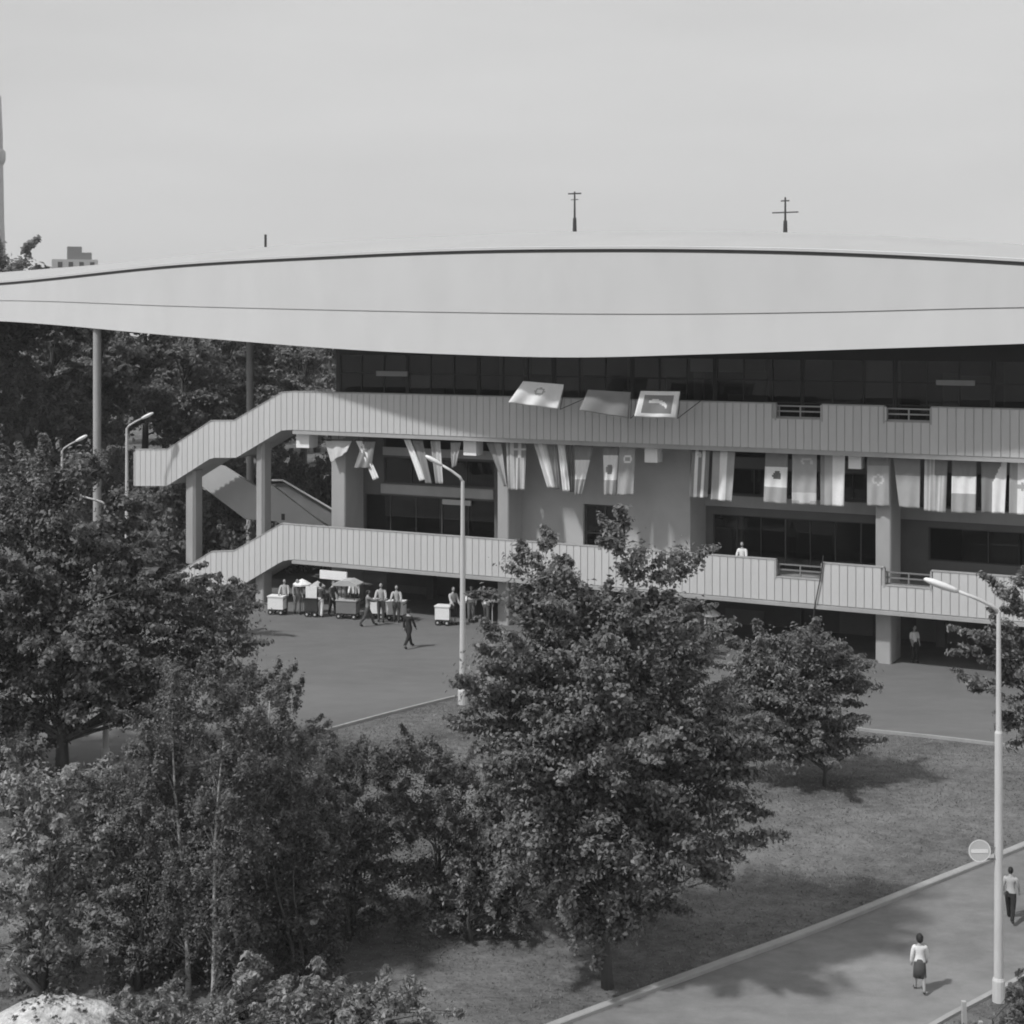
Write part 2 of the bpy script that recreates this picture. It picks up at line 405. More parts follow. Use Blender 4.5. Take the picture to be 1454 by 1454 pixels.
# ---- walls with openings
def wall(name, s0, s1, z0, z1, o, th, ops, m, ret=None):
    g = MB(); xs_ = sorted(set([s0, s1]+[v for q in ops for v in q[:2]])); zs_ = sorted(set([z0, z1]+[v for q in ops for v in q[2:]]))
    for a, b_ in zip(xs_[:-1], xs_[1:]):
        for c, d_ in zip(zs_[:-1], zs_[1:]):
            mx, mz = (a+b_)/2, (c+d_)/2
            if any(q[0] < mx < q[1] and q[2] < mz < q[3] for q in ops): continue
            g.box(a, b_, o, o+th, c, d_)
    return g.build(name, m, HALL)
PANE = {}
def window(s0, s1, z0, z1, o, nx, nz, fw=0.05, m=None, parent=None):
    g = MB(); m = m or M_FRAME
    for i in range(nx+1):
        x = s0+(s1-s0)*i/nx; ww = fw*(1.3 if i % 3 == 0 else 0.8); x = min(max(x, s0+ww/2), s1-ww/2); g.box(x-ww/2, x+ww/2, o, o+0.1, z0, z1)
    for j in range(nz+1):
        z = z0+(z1-z0)*j/nz; z = min(max(z, z0+fw/2), z1-fw/2); g.box(s0+0.002, s1-0.002, o+0.008, o+0.092, z-fw/2, z+fw/2)
    fr = g.build('window', m, HALL)
    pw, ph = (s1-s0)/nx, (z1-z0)/nz
    key = (round(pw, 3), round(ph, 3))
    if key not in PANE:
        q = MB(); q.box(0, pw, 0, 0.012, 0, ph); PANE[key] = q.mesh('pane', GLASS)
    rr = random.Random(int(s0*100)+int(z0*7))
    for i in range(nx):
        for j in range(nz):
            p = link('pane', PANE[key], fr, (s0+i*pw, o+0.045, z0+j*ph))
            p.rotation_euler = (rr.uniform(-0.004, 0.004), 0, rr.uniform(-0.004, 0.004))
    return fr
def rect(px0, px1, py0, py1, o):
    pm = (px0+px1)/2
    return S(px0, o), S(px1, o), zpx(pm, py1, o), zpx(pm, py0, o)
# left bay
OL = 2.55
a0, a1 = S(494, OL), S(724, OL)
w1 = list(rect(545, 702, 650, 689, OL)); w1[2] = zpx(620, 689, OL); w1[3] = zpx(620, 652, OL)
w2 = list(rect(518, 702, 706, 760, OL)); w2[2] = 3.02; w2[3] = zpx(610, 706, OL)
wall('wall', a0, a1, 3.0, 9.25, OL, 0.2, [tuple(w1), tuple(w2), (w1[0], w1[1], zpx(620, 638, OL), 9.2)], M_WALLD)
window(*w1, OL+0.06, 4, 1); window(*w2, OL+0.06, 5, 1)
g = MB(); g.box(w1[0]-0.1, w1[1], OL-0.14, OL, w2[3]+0.08, w1[2]-0.06); g.build('spandrel', M_CONC, HALL)
g = MB(); g.box(w1[0], w1[1], OL-0.10, OL, w1[3]+0.1, w1[3]+0.5); g.build('lintel', M_WALL, HALL)
# plain wall bay
OP = 2.2
b0, b1 = S(726, OP), S(980, OP)
dr = list(rect(828, 888, 717, 770, OP)); dr[2] = 3.02; dr[3] = zpx(858, 717, OP)
wall('wall', b0, b1, 3.0, 9.25, OP, 0.3, [tuple(dr)], M_WALL)
g = MB(); g.box(b1-0.3, b1, OP+0.3, 4.6, 3.0, 9.25); g.build('wall', M_WALL, HALL)
g = MB(); g.box(dr[0], dr[1], OP+0.2, OP+0.26, dr[2], dr[3])
dw = window(dr[0], dr[1], dr[2], dr[3], OP+0.16, 2, 2, 0.09)
# right bays
OR_ = 4.2
def bay(pa, pb, u0, u1, sp0, sp1, l0, lw, nxu, nxl, beyond=None, zl=3.02):
    a, b_ = S(pa, OR_), (S(pb, OR_) if beyond is None else beyond)
    pm = min((pa+pb)/2, 1380)
    zu0, zu1 = zpx(pm, u1, OR_), zpx(pm, u0, OR_); zl1 = zpx(pm, l0, OR_)
    o1 = (a+1.4, b_-0.1, zu0, zu1); o2 = (S(lw, OR_), b_-0.1, zl, zl1)
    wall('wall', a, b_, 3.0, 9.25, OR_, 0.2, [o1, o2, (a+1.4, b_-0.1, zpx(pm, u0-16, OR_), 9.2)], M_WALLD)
    window(*o1, OR_+0.06, nxu, 1); window(*o2, OR_+0.06, nxl, 1)
    g = MB(); g.box(a+0.1, b_-0.05, OR_-0.16, OR_, zpx(pm, sp1, OR_), zpx(pm, sp0, OR_)); g.build('spandrel', M_CONC, HALL)
    return a, b_
bay(984, 1262, 668, 706, 708, 724, 736, 1012, 5, 7)
bay(1268, 1500, 672, 722, 724, 742, 752, 1318, 7, 6, SR, 3.9)
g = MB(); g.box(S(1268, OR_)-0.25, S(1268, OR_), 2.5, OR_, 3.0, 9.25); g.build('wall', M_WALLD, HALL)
# interior behind the glazing of the middle storey
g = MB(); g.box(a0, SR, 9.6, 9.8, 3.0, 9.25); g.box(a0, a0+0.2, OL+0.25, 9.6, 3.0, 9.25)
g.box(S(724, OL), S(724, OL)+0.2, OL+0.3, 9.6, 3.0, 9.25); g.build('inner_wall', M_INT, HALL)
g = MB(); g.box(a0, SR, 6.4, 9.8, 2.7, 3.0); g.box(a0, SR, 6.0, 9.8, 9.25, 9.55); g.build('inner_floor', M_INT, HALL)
rr = random.Random(4); g = MB()
for k in range(16):
    x = a0+1+rr.random()*34; y = rr.uniform(5.2, 8.5); g.box(x, x+rr.uniform(0.3, 1.6), y, y+0.3, 3.0, 3.0+rr.uniform(1.2, 4.5))
g.build('inner_partition', M_LGREY, HALL)
# light boxes over the doors
for px0, px1, py0, py1, o in ((628, 668, 711, 716, OL-0.12), (534, 578, 528, 533, 2.9), (1329, 1384, 541, 546, 2.9)):
    r = rect(px0, px1, py0, py1, o); g = MB(); g.box(r[0], r[1], o, o+0.1, r[2]-0.04, r[3]+0.03)
    g.build('door_lightbox', M_LGREY, HALL)
# ---- upper storey glazing
OG = 3.05
g0 = S(482, OG)
nseg = 11; gl_w = (SR-g0)/nseg
for k in range(nseg):
    window(g0+k*gl_w, g0+(k+1)*gl_w-0.02, 9.57, 12.5, OG, 3, 3, 0.06, M_DARK)
rr = random.Random(21); pw_ = gl_w/3
for i in range(nseg*3):  # pale panels added behind some panes, standing in for reflections in the glass
    for j in range(3):
        if rr.random() < (0.42 if 5 < i < 15 else 0.16):
            g = MB(); x = g0+i*pw_+0.06; z = 9.6+j*0.97; g.box(x, x+pw_-0.14, OG+0.28, OG+0.3, z+rr.choice((0.05, 0.3)), z+0.9); g.build('reflection_panel', rr.choice((M_LGREY, M_WHITE, M_WALL)), HALL)
g = MB(); g.box(g0, SR, OG-0.05, OG+0.2, 12.5, 13.3); g.build('head_beam', M_DARK, HALL)
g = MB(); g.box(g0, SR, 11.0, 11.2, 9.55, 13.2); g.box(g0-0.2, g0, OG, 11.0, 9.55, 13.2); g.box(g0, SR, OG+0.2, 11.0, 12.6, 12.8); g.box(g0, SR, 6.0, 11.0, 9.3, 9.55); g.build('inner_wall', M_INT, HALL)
rr = random.Random(9); g = MB()
for k in range(22):
    x = g0+1+rr.random()*36; y = rr.uniform(5, 10); g.box(x, x+rr.uniform(0.25, 1.6), y, y+0.3, 9.55, 9.55+rr.choice((1.1, 2.2, 2.9)))
g.build('inner_partition', M_LGREY, HALL)
# ---- undercroft
OB = 6.2
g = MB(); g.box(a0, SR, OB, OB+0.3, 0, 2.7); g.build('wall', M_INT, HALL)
for px0, px1, py0, py1 in ((1192, 1240, 870, 906), (1301, 1372, 874, 918), (1030, 1085, 866, 906), (1400, 1450, 880, 922), (560, 610, 832, 868)):
    o = OB-0.06; r = rect(px0, px1, py0, py1, o); g = MB(); g.box(r[0], r[1], o, o+0.055, r[2], min(r[3], 2.6)); g.build('wall_panel', M_WALLD, HALL)
for k in range(6):
    s = a0+3+k*6.4; column_ = MB(); column_.box(s, s+0.4, 5.2, 5.6, 0, 2.7); column_.build('column', M_INT, HALL)
g = MB(); g.box(a0, SR, 9.8, 30, 0, 12.3); g.build('hall_core', M_INT, HALL)

# ---- roof
RX = [-700, -350, 0, 250, 490, 650, 815, 1000, 1200, 1454, 1800, 2300]
RIM = [437, 424, 403, 378, 364.5, 358, 355.5, 356, 361, 374, 398, 436]
MID = [440, 433, 427, 435, 441, 444, 446, 446, 443, 437, 436, 440]
LOW = [444, 447, 456, 477, 496, 503.5, 507.5, 503, 496.5, 488, 474, 446]
ROO = [19, 10, 3.2, -0.3, -2.1, -2.8, -3.1, -3.1, -3.0, -2.6, -1.0, 4]
STN = []
for px in np.arange(-700, 2301, 30):
    o = hermite(RX, ROO, px)
    sr, zr = loc(px, hermite(RX, RIM, px), o+0.2); sm_, zm = loc(px, hermite(RX, MID, px), o+0.14); s_l, zl = loc(px, hermite(RX, LOW, px), o)
    STN.append((sr, o+0.2, zr, sm_, o+0.14, zm, s_l, o, zl))
s_a, s_b = STN[0][6], STN[-1][6]
def depth(s):
    t = (s-(s_a+s_b)/2)/((s_b-s_a)/2); return max(0.4, 36*(1-min(1, t*t)))
ROOF = bpy.data.objects.new('roof', None)
def strip(name, rows, m, closed=False):        # rows: list of lists of points
    g = MB(); n = len(rows[0]); vs = [p for r in rows for p in r]; fs = []
    for j in range(len(rows)-1):
        for i in range(n-1): fs.append((j*n+i, j*n+i+1, (j+1)*n+i+1, (j+1)*n+i))
    if closed:
        j = len(rows)-1
        for i in range(n-1): fs.append((j*n+i, j*n+i+1, i+1, i))
    g.add(vs, fs); return g
top = []
NT = 20
for k in range(NT+1):
    t = k/NT; tt = t
    top.append([(q[0], q[1]+0.35+(depth(q[0])-0.6)*tt, q[2]+0.16+1.75*(depth(q[0])/36)*math.sin(math.pi*tt)**0.8) for q in STN])
roof = strip('roof', top, M_ROOF).build('roof', M_ROOF, HALL, True)
th = 0.15
strip('f', [[(q[6], q[7], q[8]) for q in STN], [(q[3], q[4], q[5]-0.02) for q in STN], [(q[3], q[4]+th, q[5]-0.02) for q in STN], [(q[6], q[7]+th, q[8]) for q in STN]], M_FASC, True).build('lower_fascia', M_FASC, roof)
strip('f', [[(q[3], q[4]-0.03, q[5]+0.02) for q in STN], [(q[0], q[1], q[2]-0.10) for q in STN], [(q[0], q[1]+th, q[2]-0.10) for q in STN], [(q[3], q[4]+th, q[5]+0.02) for q in STN]], M_FASC, True).build('upper_fascia', M_FASC, roof)
strip('f', [[(q[3], q[4]+0.05, q[5]-0.06) for q in STN], [(q[3], q[4]+0.05, q[5]+0.06) for q in STN]], M_LGREY).build('joint', M_LGREY, roof)
strip('f', [[(q[0], q[1]+0.05, q[2]-0.10) for q in STN], [(q[0], q[1]+0.06, q[2]+0.06) for q in STN], [(q[0], q[1]+0.36, q[2]+0.13) for q in STN], [(q[0], q[1]+0.36, q[2]-0.10) for q in STN]], M_GUT, True).build('gutter', M_GUT, roof)
strip('f', [[(q[0], q[1]-0.04, q[2]+0.055) for q in STN], [(q[0], q[1]-0.04, q[2]+0.16) for q in STN], [(q[0], q[1]+0.5, q[2]+0.2) for q in STN], [(q[0], q[1]+0.5, q[2]+0.14) for q in STN]], M_FASC, True).build('roof_edge', M_FASC, roof)
sof = []
for k in range(7):
    t = k/6; sof.append([(q[6], q[7]+0.1+(depth(q[6])+0.2)*t, q[8]+0.05) for q in STN])
strip('s', sof, M_WALLD).build('soffit', M_CONC, roof)
strip('s', [[(q[6], q[7]+0.3+depth(q[6]), q[8]+0.05) for q in STN], [(q[0], q[1]+depth(q[0])-0.25, q[2]+0.16) for q in STN]], M_FASC).build('rear_fascia', M_FASC, roof)
def soffit_z(px): 
    return loc(px, hermite(RX, LOW, px), hermite(RX, ROO, px))[1]
for px, dpt, rad in ((138, 0.5, 0.22), (355, 9.0, 0.2)):
    o = hermite(RX, ROO, px)+dpt; s = S(px, o)
    g = MB(); g.tube([(s, o, 0), (s, o, soffit_z(px)+0.2)], rad, 20); g.build('roof_column', M_CONC, HALL)

# ---- small things on the roof
def on_roof(px, off):
    o = hermite(RX, ROO, px)+0.63+off; s = S(px, o); q = min(STN, key=lambda q: abs(q[0]-s))
    tt = off/(depth(s)-0.6); return wp(s, o, q[2]+0.16+1.75*(depth(s)/36)*math.sin(math.pi*tt)**0.8-0.05)
def antenna(px, topy, off, label, kind):
    p = on_roof(px, off); dd = p.y; h = CAMZ-(topy-HY)/F*dd-p.z
    t = thing('antenna', label, 'antenna', p, -TH, 'aerials standing on the roof')
    g = MB(); g.tube([(0, 0, 0), (0, 0, h*0.35), (0, 0, h*0.36), (0, 0, h)], [0.11, 0.09, 0.055, 0.04] if kind != 'stub' else 0.07, 8); g.build('mast', M_DARK, t)
    if kind == 'tee':
        g = MB(); g.tube([(-0.35, 0, h*0.95), (0.35, 0, h*0.95)], 0.035, 6); g.tube([(-0.2, 0, h*0.8), (0.2, 0, h*0.8)], 0.02, 6); g.build('crossbar', M_DARK, t)
    if kind == 'cross':
        for z, l in ((0.58, 0.62), (0.9, 0.2)):
            g = MB(); g.tube([(-l, 0, h*z), (l, 0, h*z)], 0.03, 6); g.build('crossbar', M_DARK, t)
antenna(816, 272, 9, 'tall dark mast with a short crossbar on top of the roof', 'tee')
antenna(1115, 280, 9, 'thin aerial with a wide crossbar, on the roof right of the tall mast', 'cross')
antenna(377, 333, 7, 'short dark stub pole on the left part of the roof', 'stub')

# ---- lanterns under the upper band
for i, (px, py0, py1) in enumerate(((436, 612, 635), (672, 624, 646), (928, 632, 656), (1216, 641, 665))):
    o = 0.75; r = rect(px-9, px+9, py0, py1, o); hz = 0.62
    nm = ['nearest the stair', 'left of the plain wall', 'above the plain wall', 'above the glazed bay right of the plain wall'][i]
    t = thing('hanging_lantern', 'white cube lantern under the upper balcony, '+nm, 'lantern', wp((r[0]+r[1])/2, o, r[2]), -TH, 'cube lanterns under the balcony')
    hw = (r[1]-r[0])/2; hh = r[3]-r[2]
    g = MB(); g.box(-hw, hw, -hw, hw, 0, hh-0.06); g.build('diffuser', M_WHITE, t)
    g = MB(); g.box(-hw-0.02, hw+0.02, -hw-0.02, hw+0.02, hh-0.06, hh); g.tube([(0, 0, hh), (0, 0, 9.25-r[2])], 0.04, 6); g.build('hanger', M_DARK, t)

# ------------------------------------------------------------------ flags
SH = [mat('cloth_%d' % i, v, 0.9, 0.06, 4) for i, v in enumerate((0.06, 0.14, 0.24, 0.38, 0.55, 0.8))]
def cloth(parent, P, pat, nu=18, nv=26, fold=0.05, seed=0, ph=0.0):
    """P: four corners top-left, top-right, bottom-right, bottom-left (parent space); pat(u, v) -> shade"""
    tl, tr_, br, bl_ = [Vector(p) for p in P]; r = random.Random(seed); a = r.uniform(0, 6); k = r.uniform(1.2, 2.2)
    nrm = (tr_-tl).cross(bl_-tl).normalized()
    vs, fs, mi = [], [], []
    for j in range(nv+1):
        v = j/nv
        for i in range(nu+1):
            u = i/nu; p = (tl*(1-u)+tr_*u)*(1-v)+(bl_*(1-u)+br*u)*v
            p = p+nrm*fold*(0.25+0.75*v)*math.sin(k*2*math.pi*u+a+1.5*v+ph)
            vs.append(p)
    for j in range(nv):
        for i in range(nu):
            fs.append((j*(nu+1)+i, (j+1)*(nu+1)+i, (j+1)*(nu+1)+i+1, j*(nu+1)+i+1)); mi.append(pat((i+.5)/nu, (j+.5)/nv))
    g = MB(); g.v = vs; g.f = fs; g.mi = mi
    o = g.build('cloth', SH, parent, True)
    md = o.modifiers.new('thickness', 'SOLIDIFY'); md.thickness = 0.006
    return o
plain = lambda k: (lambda u, v: k)
hb = lambda *k: (lambda u, v: k[min(len(k)-1, int(v*len(k)))])     # bands across
vb_ = lambda *k: (lambda u, v: k[min(len(k)-1, int(u*len(k)))])    # stripes down
def emb(base, cu, cv, ru, rv, k): return lambda u, v: k if ((u-cu)/ru)**2+((v-cv)/rv)**2 < 1 else base(u, v)
def ring(base, cu, cv, ru, rv, k): return lambda u, v: k if 0.35 < ((u-cu)/ru)**2+((v-cv)/rv)**2 < 1 else base(u, v)
def greek(u, v):
    if v < 0.36 and u > 0.38: return 4 if (0.62 < u < 0.76 or 0.14 < v < 0.2) else 2
    return (4, 2)[int(u*8) % 2]
def stars(u, v):
    if v < 0.36 and u > 0.45: return 2
    return (4, 3)[int(u*10) % 2]
FL = [  # corners top-left, top-right, bottom-right, bottom-left in the photo; pattern; description
 ((462,626),(500,626),(497,641),(472,656), plain(4), 'pale flag blown up sideways, leftmost of the row'),
 ((505,626),(514,626),(541,678),(532,682), plain(5), 'narrow white flag twisted by wind, second of the row'),
 ((516,627),(533,627),(530,664),(504,664), plain(2), 'grey flag hanging beside the twisted white one'),
 ((573,624),(583,624),(608,680),(598,683), plain(5), 'slim white flag slanting right behind the lamp head'),
 ((584,625),(600,625),(618,686),(606,686), plain(2), 'slim grey flag next to the slanting white one'),
 ((611,626),(625,626),(634,686),(622,686), vb_(3, 4), 'half white flag just above the street lamp arm'),
 ((640,628),(655,628),(652,660),(644,664), plain(3), 'small grey folded flag beside the second lantern'),
 ((690,628),(712,628),(724,690),(718,690), vb_(2, 3), 'grey flag folded slantwise left of the striped flag'),
 ((718,626),(747,626),(749,695),(722,695), greek, 'striped flag with a cross canton'),
 ((757,628),(775,628),(793,692),(780,692), vb_(4, 5, 4), 'broad white flag slanting right over the plain wall'),
 ((776,629),(790,629),(797,694),(792,694), plain(2), 'dark folded flag between two white slanting flags'),
 ((791,629),(801,629),(812,697),(802,697), plain(5), 'narrow white flag slanting, left of the tapering flag'),
 ((803,629),(813,629),(818,698),(812,698), plain(1), 'thin dark flag left of the tapering flag'),
 ((815,631),(843,631),(828,702),(818,702), hb(2, 2, 2, 5, 5, 5, 5, 3, 3, 3), 'tapering flag grey above and white in the middle'),
 ((856,633),(879,633),(874,703),(857,703), emb(hb(2, 2, 5, 5, 5, 5, 5, 3, 3, 3), 0.45, 0.48, 0.22, 0.1, 2), 'flag with white centre and dark leaf emblem'),
 ((880,633),(902,633),(899,703),(876,703), ring(vb_(3, 3), 0.55, 0.27, 0.3, 0.09, 5), 'grey flag with a small pale ring'),
 ((982,639),(1008,639),(1005,707),(979,706), emb(vb_(2, 5, 2, 5, 2), 0.45, 0.1, 0.12, 0.05, 4), 'flag with two white stripes down, right of plain wall'),
 ((1012,640),(1044,640),(1040,712),(1010,710), vb_(3, 3, 5, 5, 3, 3), 'grey flag with one white stripe down'),
 ((1087,640),(1119,640),(1117,716),(1084,713), emb(hb(2, 2, 2, 5, 5, 5, 5, 3, 3, 3), 0.55, 0.47, 0.2, 0.08, 1), 'flag grey, white and grey with round dark emblem'),
 ((1125,642),(1160,642),(1160,717),(1125,716), ring(emb(vb_(3, 3), 0.5, 0.85, 0.6, 0.1, 4), 0.6, 0.18, 0.25, 0.07, 4), 'plain mid grey flag right of the round emblem flag'),
 ((1165,643),(1200,643),(1199,719),(1165,718), vb_(2, 3, 3, 5, 5, 5), 'flag half grey and half white along its length'),
 ((1231,644),(1263,644),(1263,719),(1231,718), ring(hb(2, 2, 3, 3, 3, 3, 3, 3), 0.5, 0.5, 0.28, 0.1, 4), 'flag dark above and grey below with faint emblem'),
 ((1268,646),(1307,648),(1306,722),(1277,720), hb(2, 2, 2, 3, 3, 3, 3, 3), 'two tone grey flag beside the tall column'),
 ((1313,647),(1346,648),(1343,728),(1312,725), stars, 'flag with fine stripes and a grey canton'),
 ((1352,648),(1387,649),(1386,729),(1351,728), hb(2, 2, 2, 5, 5, 5, 3, 3, 3), 'three band flag with white across the middle, right end'),
 ((1393,650),(1430,651),(1427,729),(1394,728), (lambda u, v: 5 if u > 0.42 and v > (0.9-u) else 2), 'flag cut diagonally grey and white'),
 ((1434,651),(1468,652),(1466,731),(1433,730), emb(vb_(3, 5, 5), 0.55, 0.5, 0.2, 0.06, 3), 'mostly white flag at the right edge of the row'),
]
for i, f in enumerate(FL):
    o = 0.5; c = [loc(x, y, o) for x, y in f[:4]]
    zt = max(c[0][1], c[1][1]); sc_ = (c[0][0]+c[1][0])/2
    t = thing('hanging_flag', f[5], 'flag', wp(sc_, o, zt), -TH, 'flags hung below the upper balcony')
    P = [(s-sc_, 0, z-zt) for s, z in c]
    blow = -0.25 if i < 14 else -0.05
    P[2] = (P[2][0], blow, P[2][2]); P[3] = (P[3][0], blow*0.6, P[3][2])
    cloth(t, P, f[4], fold=0.08 if i < 16 else 0.045, seed=i)
    g = MB(); g.tube([(P[0][0]-0.05, 0, 0.02), (P[1][0]+0.05, 0, 0.02)], 0.022, 6)
    x = (P[0][0]+P[1][0])/2; g.tube([(x, 0, 0.02), (x, 0, max(0.1, 9.25-zt))], 0.012, 5); g.build('rod', M_DARK, t)
def swoosh(u, v):
    if u < 0.13 or u > 0.87 or v < 0.16 or v > 0.84: return 5
    q = 0.3+0.42*(u-0.13)
    return 5 if (abs(v-q-0.06*math.sin(9*u)) < 0.07 and 0.25 < u < 0.75) else 2
TF = [((744,541),(801,546),(791,581),(727,571), ring(plain(5), 0.5, 0.38, 0.12, 0.16, 3), 'white flag with faint round emblem, flying over the parapet'),
      ((836,553),(896,557),(891,594),(827,582), plain(2), 'plain grey flag flying over the parapet between two pale ones'),
      ((911,555),(966,556),(958,594),(905,591), swoosh, 'white bordered flag with dark centre and pale bird shape')]
for i, f in enumerate(TF):                      # flown from poles that lean out over the parapet
    o = -1.75; c = [loc(x, y, o) for x, y in f[:4]]
    s0 = c[1][0]+0.25
    t = thing('parapet_flag', f[5], 'flag', wp(s0, 0.25, ZU1), -TH, 'flags flying over the upper parapet')
    P = [(s-s0, o-0.25, z-ZU1) for s, z in c]
    P[0] = (P[0][0], o-0.35, P[0][2]); P[3] = (P[3][0], o-0.55, P[3][2]); P[2] = (P[2][0], o-0.1, P[2][2])
    cloth(t, P, f[4], nu=30, nv=20, fold=0.07, seed=40+i)
    g = MB(); g.tube([(P[1][0]+0.02, P[1][1]-0.03, P[1][2]+0.06), (P[2][0]*0.5+P[1][0]*0.5+0.03, o-0.1, (P[1][2]+P[2][2])/2), (P[2][0]+0.03, P[2][1]+0.1, P[2][2]-0.02), (0.0, -0.2, 0.03), (0.05, 0.02, -0.3)], 0.018, 6); g.build('pole', M_DARK, t)

# cable hanging down the lower band
cb = MB(); pts = [wp(*((loc(x, y, -0.08)[0], -0.08, loc(x, y, -0.08)[1]))) for x, y in ((1169, 789), (1166, 815), (1160, 845), (1156, 866), (1155, 885))]
cb.tube(pts, 0.025, 6); tag(cb.build('cable', M_DARK), 'dark cable hanging slantwise down the lower balcony band', 'cable')

# ------------------------------------------------------------------ street lamps
def lamp(base, h, arm, label, dia=0.19, sleeve=0.0, head_l=0.8, rise=0.75):
    """arm: horizontal vector towards the lamp head"""
    t = thing('street_lamp', label, 'lamp', base, 0, 'street lamps with a single slanting arm')
    a = Vector((arm[0], arm[1], 0))
    g = MB(); r0 = dia/2
    if sleeve: g.tube([(0, 0, -0.05), (0, 0, sleeve), (0, 0, sleeve+0.06), (0, 0, h)], [r0, r0*0.82, r0*0.6, r0*0.45], 18)
    else: g.tube([(0, 0, -0.05), (0, 0, h)], [r0, r0*0.5], 18)
    g.build('pole', M_GALV, t)
    g = MB(); g.lathe([(r0*1.35, 0), (r0*1.35, 0.5), (r0*1.1, 0.56)], 12); g.build('base_sleeve', M_GALV, t)
    tip = a+Vector((0, 0, h+rise)); k0 = a*0.55+Vector((0, 0, h+rise*0.62))
    g = MB(); g.tube([(0, 0, h-0.05), a*0.08+Vector((0, 0, h+rise*0.16)), a*0.3+Vector((0, 0, h+rise*0.40)), k0], [r0*0.42, r0*0.4, r0*0.36, r0*0.34], 8); g.build('arm', M_GALV, t, True)
    dv = (tip-k0); l = dv.length; dv.normalize(); up = Vector((0, 0, 1)); sd_ = dv.cross(up).normalized(); up = sd_.cross(dv)
    g = MB(); vs = []; prof = [(0, 0.05, 0.05), (0.12, 0.09, 0.07), (0.4, 0.14, 0.09), (0.75, 0.15, 0.085), (0.95, 0.10, 0.05), (1.0, 0.03, 0.02)]
    n = 10
    for q, wd, ht in prof:
        for k in range(n):
            an = 2*math.pi*k/n; vs.append(k0+dv*(l*q)+sd_*(wd*math.cos(an))+up*(ht*math.sin(an)))
    fs = [(i*n+k, i*n+(k+1) % n, (i+1)*n+(k+1) % n, (i+1)*n+k) for i in range(len(prof)-1) for k in range(n)]+[tuple(range(n))[::-1], tuple((len(prof)-1)*n+k for k in range(n))]
    g.add(vs, fs); g.build('lamp_head', M_LAMPW, t, True)
    return t
def lamp_px(px, py_base, top_py, headpx, label, depth_off=0.0, **k):
    b = gp(px, py_base); h = CAMZ-(top_py-HY)/F*b.y-b.z
    ax = (headpx[0]-px)/F*b.y; rise = CAMZ-(headpx[1]-HY)/F*b.y-b.z-h
    lamp(b, h, (ax, depth_off), label, rise=rise, **k); return b
L1 = lamp_px(1418, 1422, 868, (1312, 822), 'tall pale street lamp beside the near road carrying the round road sign', dia=0.22, sleeve=6.3)
lamp_px(657, 1000, 683, (604, 647), 'street lamp on the plaza edge in front of the balconies, left of the big tree', dia=0.26)
lamp_px(150, 1087, 716, (87, 698), 'street lamp mostly hidden inside the big dark tree at left', dia=0.2)
lamp_px(180, 850, 608, (218, 586), 'slender street lamp between the big dark tree and the stair, arm to the right', dia=0.24)
lamp_px(88, 860, 640, (124, 618), 'street lamp showing only its head above the big dark tree crown', dia=0.2)

# round road sign on the lamp pole
c = at(1391, 1208, L1.y-0.12)
t = thing('road_sign', 'round no entry sign with a white bar, bracketed to the near lamp pole', 'road sign', c)
R_ = 15.5/F*L1.y
g = MB(); g.tube([(0, 0, 0), (0, 0.02, 0)], R_, 28); o = g.build('disc', mat('sign_face', 0.56, 0.5, 0.06), t)
g = MB(); g.tube([(0, -0.006, 0), (0, 0.026, 0)], R_*1.0, 28, cap=False); 
g2 = MB()
for k in range(28):
    a, b_ = 2*math.pi*k/28, 2*math.pi*(k+1)/28
    g2.add([(R_*math.cos(q)*m_, -0.004, R_*math.sin(q)*m_) for q, m_ in ((a, 0.93), (b_, 0.93), (b_, 1.02), (a, 1.02))], [(0, 1, 2, 3)])
g2.build('rim', M_WHITE, t)
g = MB(); g.box(-R_*0.78, R_*0.78, -0.008, -0.002, -R_*0.2, R_*0.12); g.build('bar', M_WHITE, t)
g = MB(); g.tube([(0.0, 0.045, -R_*0.85), (L1.x-c.x, 0.1, -R_*0.85)], 0.02, 6); g.tube([(0.0, 0.045, R_*0.2), (L1.x-c.x, 0.1, R_*0.2)], 0.015, 6); g.build('bracket', M_MGREY, t)

# small wooden post beside the road
b = gp(1370, 1482); g = MB(); g.prism([(-0.05, 0), (0.05, 0), (0.02, 0.95), (-0.07, 0.95)], -0.05, 0.05)
tag(g.build('wooden_post', M_LGREY, None, False, b), 'short pale leaning post at the bottom right corner', 'post')
b = gp(1392, 1490); g = MB(); g.prism([(-0.04, 0), (0.04, 0), (0.05, 0.62), (-0.03, 0.62)], -0.04, 0.04)
tag(g.build('wooden_post', M_LGREY, None, False, b), 'lower pale stake right of the leaning post', 'post')

# ------------------------------------------------------------------ people
def uvs(cx, cy, cz, rx, ry, rz, nu=14, nv=10, fn=None):
    vs, fs = [(cx, cy, cz-rz)], []
    for j in range(1, nv):
        ph = -math.pi/2+math.pi*j/nv
        for i in range(nu):
            a = 2*math.pi*i/nu; p = [math.cos(ph)*math.cos(a), math.cos(ph)*math.sin(a), math.sin(ph)]
            if fn: p = fn(p)
            vs.append((cx+rx*p[0], cy+ry*p[1], cz+rz*p[2]))
    vs.append((cx, cy, cz+rz)); m_ = len(vs)-1
    for i in range(nu): fs.append((0, 1+(i+1) % nu, 1+i)); fs.append((m_, 1+(nv-2)*nu+i, 1+(nv-2)*nu+(i+1) % nu))
    for j in range(nv-2):
        for i in range(nu): fs.append((1+j*nu+i, 1+j*nu+(i+1) % nu, 1+(j+1)*nu+(i+1) % nu, 1+(j+1)*nu+i))
    return vs, fs
